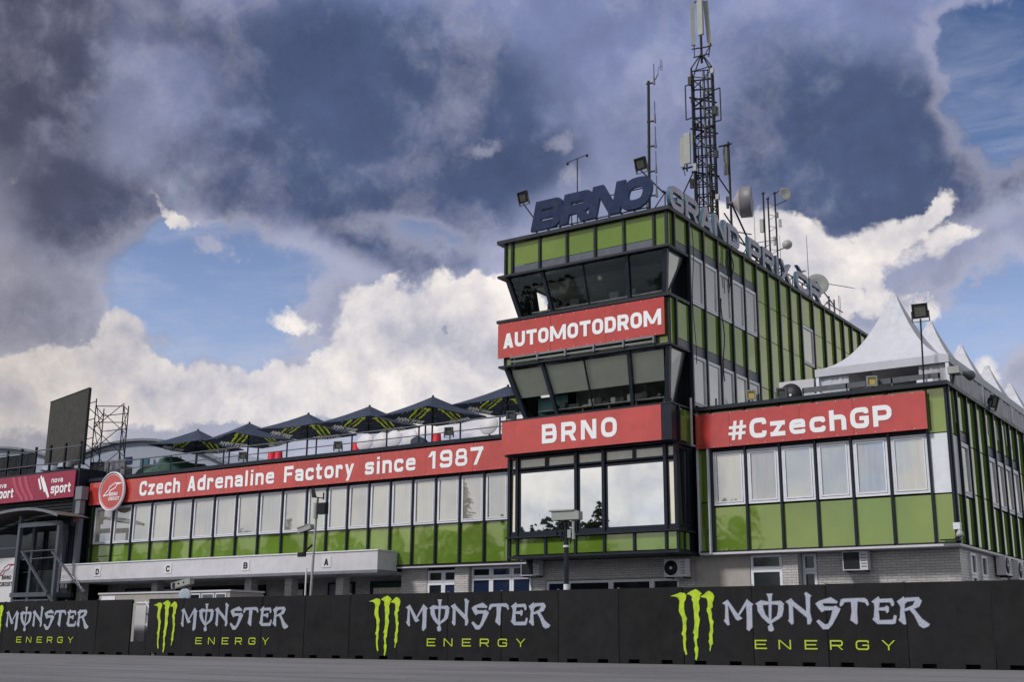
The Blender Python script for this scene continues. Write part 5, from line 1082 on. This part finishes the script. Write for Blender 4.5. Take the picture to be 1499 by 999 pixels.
ya = thing('yagi_aerial', 'thin horizontal yagi aerial with short masts at the far roof end', 'aerial', (-18.2, 54.2, 15.66))
part('post', MB().tube((-18.4, 53.6, 15.6), (-18.4, 53.6, 16.6), .045), 'steel', ya); part('post', MB().tube((-18.4, 54.3, 15.6), (-18.4, 54.3, 16.6), .045), 'steel', ya)
yb = MB().tube((-18.7, 53.0, 17.2), (-18.0, 56.0, 17.55), .018, n=5)
for k in range(12): a = Vector((-18.7, 53.0, 17.2)).lerp(Vector((-18.0, 56.0, 17.55)), k/11); yb.tube(a+Vector((-.12, 0, .04)), a+Vector((.12, 0, -.04)), .01, n=4)
yb.tube((-18.5, 52.2, 17.0), (-18.4, 54.3, 16.3), .03); yb.tube((-18.4, 53.2, 16.2), (-18.4, 55.5, 16.25), .025); yb.tube((-18.4, 55.0, 15.8), (-18.4, 55.0, 17.0), .012, n=4); yb.tube((-18.4, 55.2, 15.9), (-18.4, 55.2, 17.0), .012, n=4); yb.tube((-18.5, 52.6, 15.7), (-18.4, 53.6, 16.4), .02)
part('boom', yb, 'dark_steel', ya)
for k, (y, z0, z1, ph) in enumerate(((37.95, 15.4, 10.2, 0), (41.0, 15.5, 13.8, 1), (41.15, 15.5, 13.6, 2), (41.5, 15.6, 14.2, 3), (40.4, 13.2, 10.0, 4))):
    pts = [(XS+.12+.02*math.sin(i+ph), y+.07*math.sin(i*.9+ph), z0+(z1-z0)*i/9) for i in range(10)]
    cbl = MB()
    for a, b in zip(pts[:-1], pts[1:]): cbl.tube(a, b, .022 if k else .014, n=5, cap=False)
    part('cable', cbl, 'black', tw)

# ================================================================ LEFT EDGE: dark building, screen, scaffold, hangars, gantry
db = thing('pit_garage', 'dark slatted garage building at the left edge under the broadcaster banner', 'building', (-62, 42, 0))
bar_part(db, 'wall', 'dark_wall', (-90, -51.75, 37.5, 60, 0, 7.5)); bar_part(db, 'parapet', 'trim', (-90, -51.6, 37.35, 37.6, 8.82, 8.92)); bar_part(db, 'wall', 'dark_wall', (-90, -51.75, 37.6, 60, 7.5, 8.6)); bar_part(db, 'side_wall', 'mullion', (-51.75, -51.45, 37.3, 60, 3.4, 8.9))
for k in range(9): bar_part(db, 'slat', 'dark_wall', (-72, -51.8, 37.42, 37.46, 5.95+k*.165, 6.07+k*.165))
for k in range(10):
    x = -52.0-2.0*k; panel(db, 'y', 37.44, x-1.97, x, 3.95, 5.85, 'dark_glass', 'glass_panel'); mullion(db, 'y', 37.46, x, 3.9, 5.9, w=.05, d=.08)
bar_part(db, 'ledge', 'trim', (-72, -51.7, 37.3, 37.5, 3.82, 3.9)); bar_part(db, 'fence_mesh', 'dark_glass', (-72, -51.8, 37.43, 37.45, 0, 3.8))
bar_part(db, 'white_board_wall', 'sign_white', (-72, -55.42, 36.9, 36.98, 0, 4.58))
bar_part(db, 'downpipe', 'grey_metal', (-51.42, -51.2, 37.35, 37.6, 3.4, 7.3)); bar_part(db, 'hopper', 'grey_metal', (-51.5, -51.0, 37.2, 37.6, 7.3, 7.95), (-51.45, -51.1, 37.25, 37.55, 6.6, 7.29)); bar_part(db, 'red_box', 'nova_red', (-51.42, -51.2, 37.2, 37.34, 6.2, 6.58))
track_logo(db, -56.1, 3.9, .95, 36.89, 'nova_red'); flat_text([('BRNO', -56.4, -55.6, 3.5, .2, .24), ('CIRCUIT', -56.55, -55.47, 3.16, .22, .22)], db, 36.895, 'black')
nb = board('wall_sign', 'dark crimson broadcaster banner with two striped sport logos at the left edge', -80, -51.62, 37.2, 7.46, 8.80, [-70, -60.8], 'nova_red')
def nova(x, z):
    flat_text([('sport', x, x+1.62, z, .50, .20, .10), ('nova', x, x+.92, z+.55, .26, .20, .10)], nb, 37.195, 'banner_text')
    P = []
    for k, (a, b) in enumerate(((.45, .95), (.28, 1.08), (.12, .98), (-.02, .72), (-.10, .42))):
        ox = x-1.25+.17*k+.10
        P.append(V2([(ox+.0, z+b*.95-.1), (ox+.10, z+b*.95-.02), (ox+.10+(b-a)*.55, z+a*.8-.05), (ox+(b-a)*.55, z+a*.8-.13)]))
    part('stripe_logo', flat_mesh(P, .005, None, lambda a, c, d: (a, 37.19+d, c)), 'banner_text', nb)
nova(-53.5, 7.72); nova(-58.25, 7.72)
P = []
for k in range(3):
    o_ = .50*k
    c_ = [(-56.9+o_, 8.76), (-56.75+o_, 8.4), (-56.45+o_*.95, 8.0), (-56.1+o_*.9, 7.7), (-55.95+o_*.85, 7.5)]
    P.append(V2(c_+[(x_+.26, z_) for x_, z_ in c_[::-1]]))
part('stripe_ornament', flat_mesh(P, .004, None, lambda a, c, d: (a, 37.192+d, c)), 'nova_pink', nb)
lr = thing('roof_fence', 'dark posts and netting on the roof above the crimson banner', 'fence', (-62, 37.7, 8.9))
for k in range(16): part('post', MB().box(-52.0-1.24*k-.05, -52.0-1.24*k+.05, 37.6, 37.7, 8.6, 10.35), 'dark_steel', lr)
part('rail', MB().box(-71, -51.9, 37.58, 37.62, 10.1, 10.16), 'steel', lr); part('rail', MB().box(-71, -51.9, 37.58, 37.62, 9.35, 9.39), 'steel', lr)
mat('net', (.03, .034, .042), .9, ior=1.2, var=.5, vscale=8)
for k in range(15):
    if k in (0, 1, 2): continue
    nm = MB()
    x = -52.05-1.24*k; cm = curtain(x-1.14, x, 8.9, 10.05, k, .03, 10)
    nm.add([(a, 37.66+b, c) for a, b, c in cm.v], cm.f); part('netting', nm, 'net', lr)
for k, (x, z) in enumerate(((-54.0, 9.3), (-55.1, 9.2), (-55.4, 9.25))): part('cover_sheet', MB().lathe((x, 38.3, z-.1), (0, 0, 1), [(0, .45), (.2, .4), (.32, .1), (.33, 0)], 10), 'hangar', lr)
sc_ = thing('video_screen', 'large blank dark grey video screen on the roof at left', 'screen', (-54.8, 38.6, 9))
part('face', MB().quadslab([(-57.34, 39.30, 9.3), (-52.27, 38.0, 9.3), (-52.27, 38.0, 13.17), (-57.34, 39.30, 13.17)], .12), 'screen_face', sc_)
part('edge_frame', MB().beam((-57.36, 39.32, 13.2), (-52.22, 38.0, 13.2), .06, .05).beam((-52.23, 38.03, 9.2), (-52.23, 38.03, 13.2), .05, .14), 'dark_steel', sc_)
sf = thing('scaffold_tower', 'open scaffold frame bracing the back of the video screen', 'scaffold', (-51, 39.5, 8.5))
sp = MB(); A0 = [Vector((-52.4, 38.6, 0)), Vector((-51.2, 39.4, 0)), Vector((-52.6, 40.8, 0)), Vector((-54.4, 40.6, 0))]
Z0 = 8.6
for c in A0: part('standard', MB().tube((c.x, c.y, Z0), (c.x, c.y, 12.75 if c is not A0[1] else 12.4), .03, n=6), 'dark_steel', sf)
for z in (9.4, 10.4, 11.5, 12.35):
    for i in range(4): sp.tube(A0[i]+Vector((0, 0, z)), A0[(i+1) % 4]+Vector((0, 0, z+(.15 if i == 1 else 0))), .024, n=5)
for i in range(4):
    for z in (8.7, 10.0, 11.2): sp.tube(A0[i]+Vector((0, 0, z)), A0[(i+1) % 4]+Vector((0, 0, z+1.3)), .022, n=5); sp.tube(A0[(i+1) % 4]+Vector((0, 0, z)), A0[i]+Vector((0, 0, z+1.3)), .022, n=5) if i % 2 else None
for z in (9.6, 10.6, 11.6, 12.5):
    sp.tube((-53.6, 38.6, z), A0[0]+Vector((0, 0, z+.1)), .024, n=5); sp.tube((-53.2, 38.5, z), A0[3]+Vector((0, 0, z-.4)), .024, n=5)
tag(part('brace', sp, 'dark_steel', sf), kind='stuff')
part('equipment', MB().box(-53.6, -51.6, 39.6, 40.6, 8.3, 9.35), 'grey_metal', sf)
cr = curtain(-1.6, 1.2, 8.4, 9.45, 91, .09); part('cover_sheet', MB().add([(a-51.2, 38.9+b, c) for a, b, c in cr.v], cr.f, True), 'net_light', sf) if mat('net_light', (.13, .14, .16), .8, var=.5, vscale=6) else None
def lumpy(mb):
    mb.v = [(x+.18*math.sin(y*4.1+z*3), y+.2*math.sin(x*3.3), z+.16*math.sin(x*2.9+y*2.3)) for x, y, z in mb.v]; return mb
tag(part('tarpaulin_heap', lumpy(MB().lathe((-50.3, 42.4, 8.0), (0, 0, 1), [(0, 2.2), (.6, 2.1), (1.1, 1.9), (1.5, 1.5), (1.75, .9), (1.85, 0)], 22)), 'green_tarp', None), 'green tarpaulin covered heap behind the railing at the left end of the terrace', 'tarpaulin')
# curved hangars in the distance
def hangar(lab, cx, y, w, zt, depth, drop, txt=None):
    t = thing('hangar', lab, 'hangar', (cx, y, 0)); m = MB(); n = 24; vs = []
    for yy in (y, y+depth):
        for i in range(n+1): u = -1+2*i/n; vs.append((cx+u*w/2, yy, zt-drop*u*u))
    m.add(vs, [(i, i+1, n+1+i+1, n+1+i) for i in range(n)], True); part('roof', m, 'hangar', t)
    f = MB(); vs = [(cx-w/2, y+.2, 0), (cx+w/2, y+.2, 0)]+[(cx+(1-2*i/n)*w/2, y+.2, zt-drop*(1-2*i/n)**2-.02) for i in range(n+1)]
    f.add(vs, [tuple(range(len(vs)))]); part('front_wall', f, 'hangar', t)
    e = MB()
    for i in range(n): a = -1+2*i/n; b = -1+2*(i+1)/n; e.beam((cx+a*w/2, y-.05, zt-drop*a*a), (cx+b*w/2, y-.05, zt-drop*b*b), .3, .22)
    part('roof_edge', e, 'grey_metal', t); return t
mat('faded_blue', (.06, .09, .17), .6)
h1 = hangar('distant grey blue hangar with a curved roof behind the left roof fence', -115.5, 72, 27, 19.9, 40, 2.4)
h2 = hangar('distant white hangar with curved roof and blue lettering behind the first parasol', -87.6, 68, 30, 17.75, 40, 4.0)
flat_text([('MAKOL', -83.9, -79.9, 15.1, .75, .16), ('PALACE', -81.2, -76.2, 13.85, .75, .16)], h2, 68.15, 'faded_blue')
part('blue_logo', MB().box(-85.6, -84.5, 68.1, 68.15, 15.3, 16.0), 'letter_side', h2); part('blue_logo', MB().box(-87.8, -86.8, 68.1, 68.15, 15.7, 16.3), 'letter_navy', h2)
# access gantry in front of the garage
mat('gantry_paint', (.075, .085, .11), .5, var=.15)
ga = thing('access_gantry', 'grey steel access platform with curved roof, stairs and posts at the left edge', 'gantry', (-52, 36, 0))
for x, y, z1 in ((-53.9, 36.0, 6.5), (-50.77, 36.0, 6.1), (-54.3, 37.1, 6.4), (-51.9, 37.1, 6.1)): part('post', MB().box(x-.09, x+.09, y-.09, y+.09, 0, z1), 'gantry_paint', ga)
mat('roof_brown', (.07, .06, .055), .7)
rf = MB(); n = 14; vs = []
for yy in (35.5, 37.3):
    for i in range(n+1): u = i/n; x_ = -58.5+u*8.2; vs.append((x_, yy, 6.78-(x_+53.1)**2*(.025 if x_ < -53.1 else .055)))
rf.add(vs, [(i, i+1, n+2+i, n+1+i) for i in range(n)], True); rf.add([(a, b, c-.06) for a, b, c in vs], [(n+1+i, n+2+i, i+1, i) for i in range(n)], True)
part('curved_roof', rf, 'roof_brown', ga)
fb = MB()
for i in range(n): fb.beam(Vector(vs[i])+Vector((0, -.03, -.02)), Vector(vs[i+1])+Vector((0, -.03, -.02)), .05, .13)
part('roof_edge', fb, 'grey_metal', ga)
part('roof_beam', MB().box(-53.8, -50.8, 35.9, 36.1, 5.92, 6.14), 'gantry_paint', ga)
part('handrail', MB().tube((-58, 36, 4.95), (-54, 36, 4.95), .03).tube((-53.5, 36, 4.75), (-50.8, 36, 4.75), .03).tube((-53.5, 36, 4.35), (-50.8, 36, 4.4), .03), 'gantry_paint', ga)
part('stringer', MB().beam((-53.3, 35.8, 4.75), (-50.3, 35.8, 2.1), .12, .08).beam((-50.9, 35.8, 4.65), (-48.2, 35.8, 2.7), .10, .08), 'gantry_paint', ga)
part('platform', MB().box(-53.8, -50.9, 35.7, 37.2, 2.55, 2.75).box(-53.6, -50.7, 35.7, 35.8, 2.35, 2.42), 'gantry_paint', ga)
flat_text([('1', -51.9, -51.8, 3.0, .5, .2), ('1', -51.75, -51.65, 3.0, .5, .2), ('1', -51.6, -51.5, 3.0, .5, .2), ('H', -51.4, -51.2, 3.0, .5, .2)], ga, 37.05, 'grey_metal')
part('back_board', MB().box(-53.7, -50.9, 37.06, 37.12, 0, 3.9), 'dark_wall', ga)

# ================================================================ TREES behind the camera (mirrored in the panes)
def spruce(seed, H, W, full=1.0):
    r = random.Random(seed); cr = MB(); z = H*.10
    while z < H*.985:
        f = (z/H); R0 = W*(1-f)**.8*(r.uniform(.7, 1.15)); nb = max(4, int(11*full*(1-f)+4))
        for b in range(nb):
            a = r.uniform(0, 6.283); L = R0*r.uniform(.6, 1.2)+.15; dz = -L*r.uniform(.1, .38); d = Vector((math.cos(a), math.sin(a), 0)); s = Vector((-d.y, d.x, 0))
            m = max(2, int(L/.5))
            for k in range(m):
                u0 = k/m; u1 = (k+1.3)/m; wd = .62*(1-u0*.55)*r.uniform(.6, 1.2)*(.35+.65*(1-f)); A = d*L*u0+Vector((0, 0, z+dz*u0)); B = d*L*u1+Vector((0, 0, z+dz*u1+.12*r.uniform(-1, 1)))
                cr.add([A-s*wd, A+s*wd, B+s*wd*.25+Vector((0, 0, -.2)), B-s*wd*.25], [(0, 1, 2, 3)])
                cr.add([A+Vector((0, 0, .06)), B, B*.6+A*.4+Vector((0, 0, -wd*.9))], [(0, 1, 2)])
        z += H*.017*r.uniform(.8, 1.3)
    tr_ = MB().tube((0, 0, 0), (0, 0, H*.97), .22, .02, 8)
    return cr.mesh('crown', 'leaf'), tr_.mesh('trunk', 'bark'), H
KT = [spruce(1, 15, 3.0), spruce(2, 12.5, 2.6), spruce(3, 17, 3.4, .8), spruce(4, 10, 2.4)]
tr_spots = [(-57.5, -31, 3, .92), (-59.3, -27, 1, 1.0), (-61.3, -32, 0, 1.0), (-62.4, -25, 3, 1.15), (-63.6, -30, 2, .76), (-65.5, -27, 1, .95), (-67, -31, 3, 1.2), (-69, -29, 0, .9)]
rt = random.Random(12)
for k in range(36):
    tr_spots.append((-71-k*3.3+rt.uniform(-1.6, 1.6), -24-rt.uniform(0, 12), rt.randrange(4), rt.uniform(.75, 1.1)))
for k, (x, y, ki, s) in enumerate(tr_spots):
    c, tk, H = KT[ki]; t = thing('spruce_tree', 'dark spruce across the track, seen only mirrored in the window panes', 'tree', (x, y, 0), rt.uniform(0, 6), 'spruces across the track mirrored in the windows')
    t.scale = (s, s, s); link('crown', c, t); link('trunk', tk, t)

# distant belt of woodland across the track, a mass nobody could count
fb_ = MB(); rf_ = random.Random(5)
for k in range(38000):
    x = rf_.uniform(-330, 60); hmax = (15 if x < -54 else 6.0+2.6*abs(math.sin(x*.13)))*(.75+.25*math.sin(x*.31)); z = hmax*(rf_.random()**.7); y = -46-rf_.uniform(0, 10)
    w = rf_.uniform(.22, .62); a = rf_.uniform(0, 3.14); c_, s_ = math.cos(a)*w, math.sin(a)*w
    fb_.add([(x-c_, y-s_, z), (x+c_, y+s_, z+rf_.uniform(-.3, .3)), (x+c_*.4, y+s_*.4, z+w*1.1), (x-c_*.5, y-s_*.5, z+w*.8)], [(0, 1, 2, 3)])
tag(part('distant_woodland', fb_, 'leaf', None), 'belt of dark woodland far across the track', 'woodland', kind='stuff')
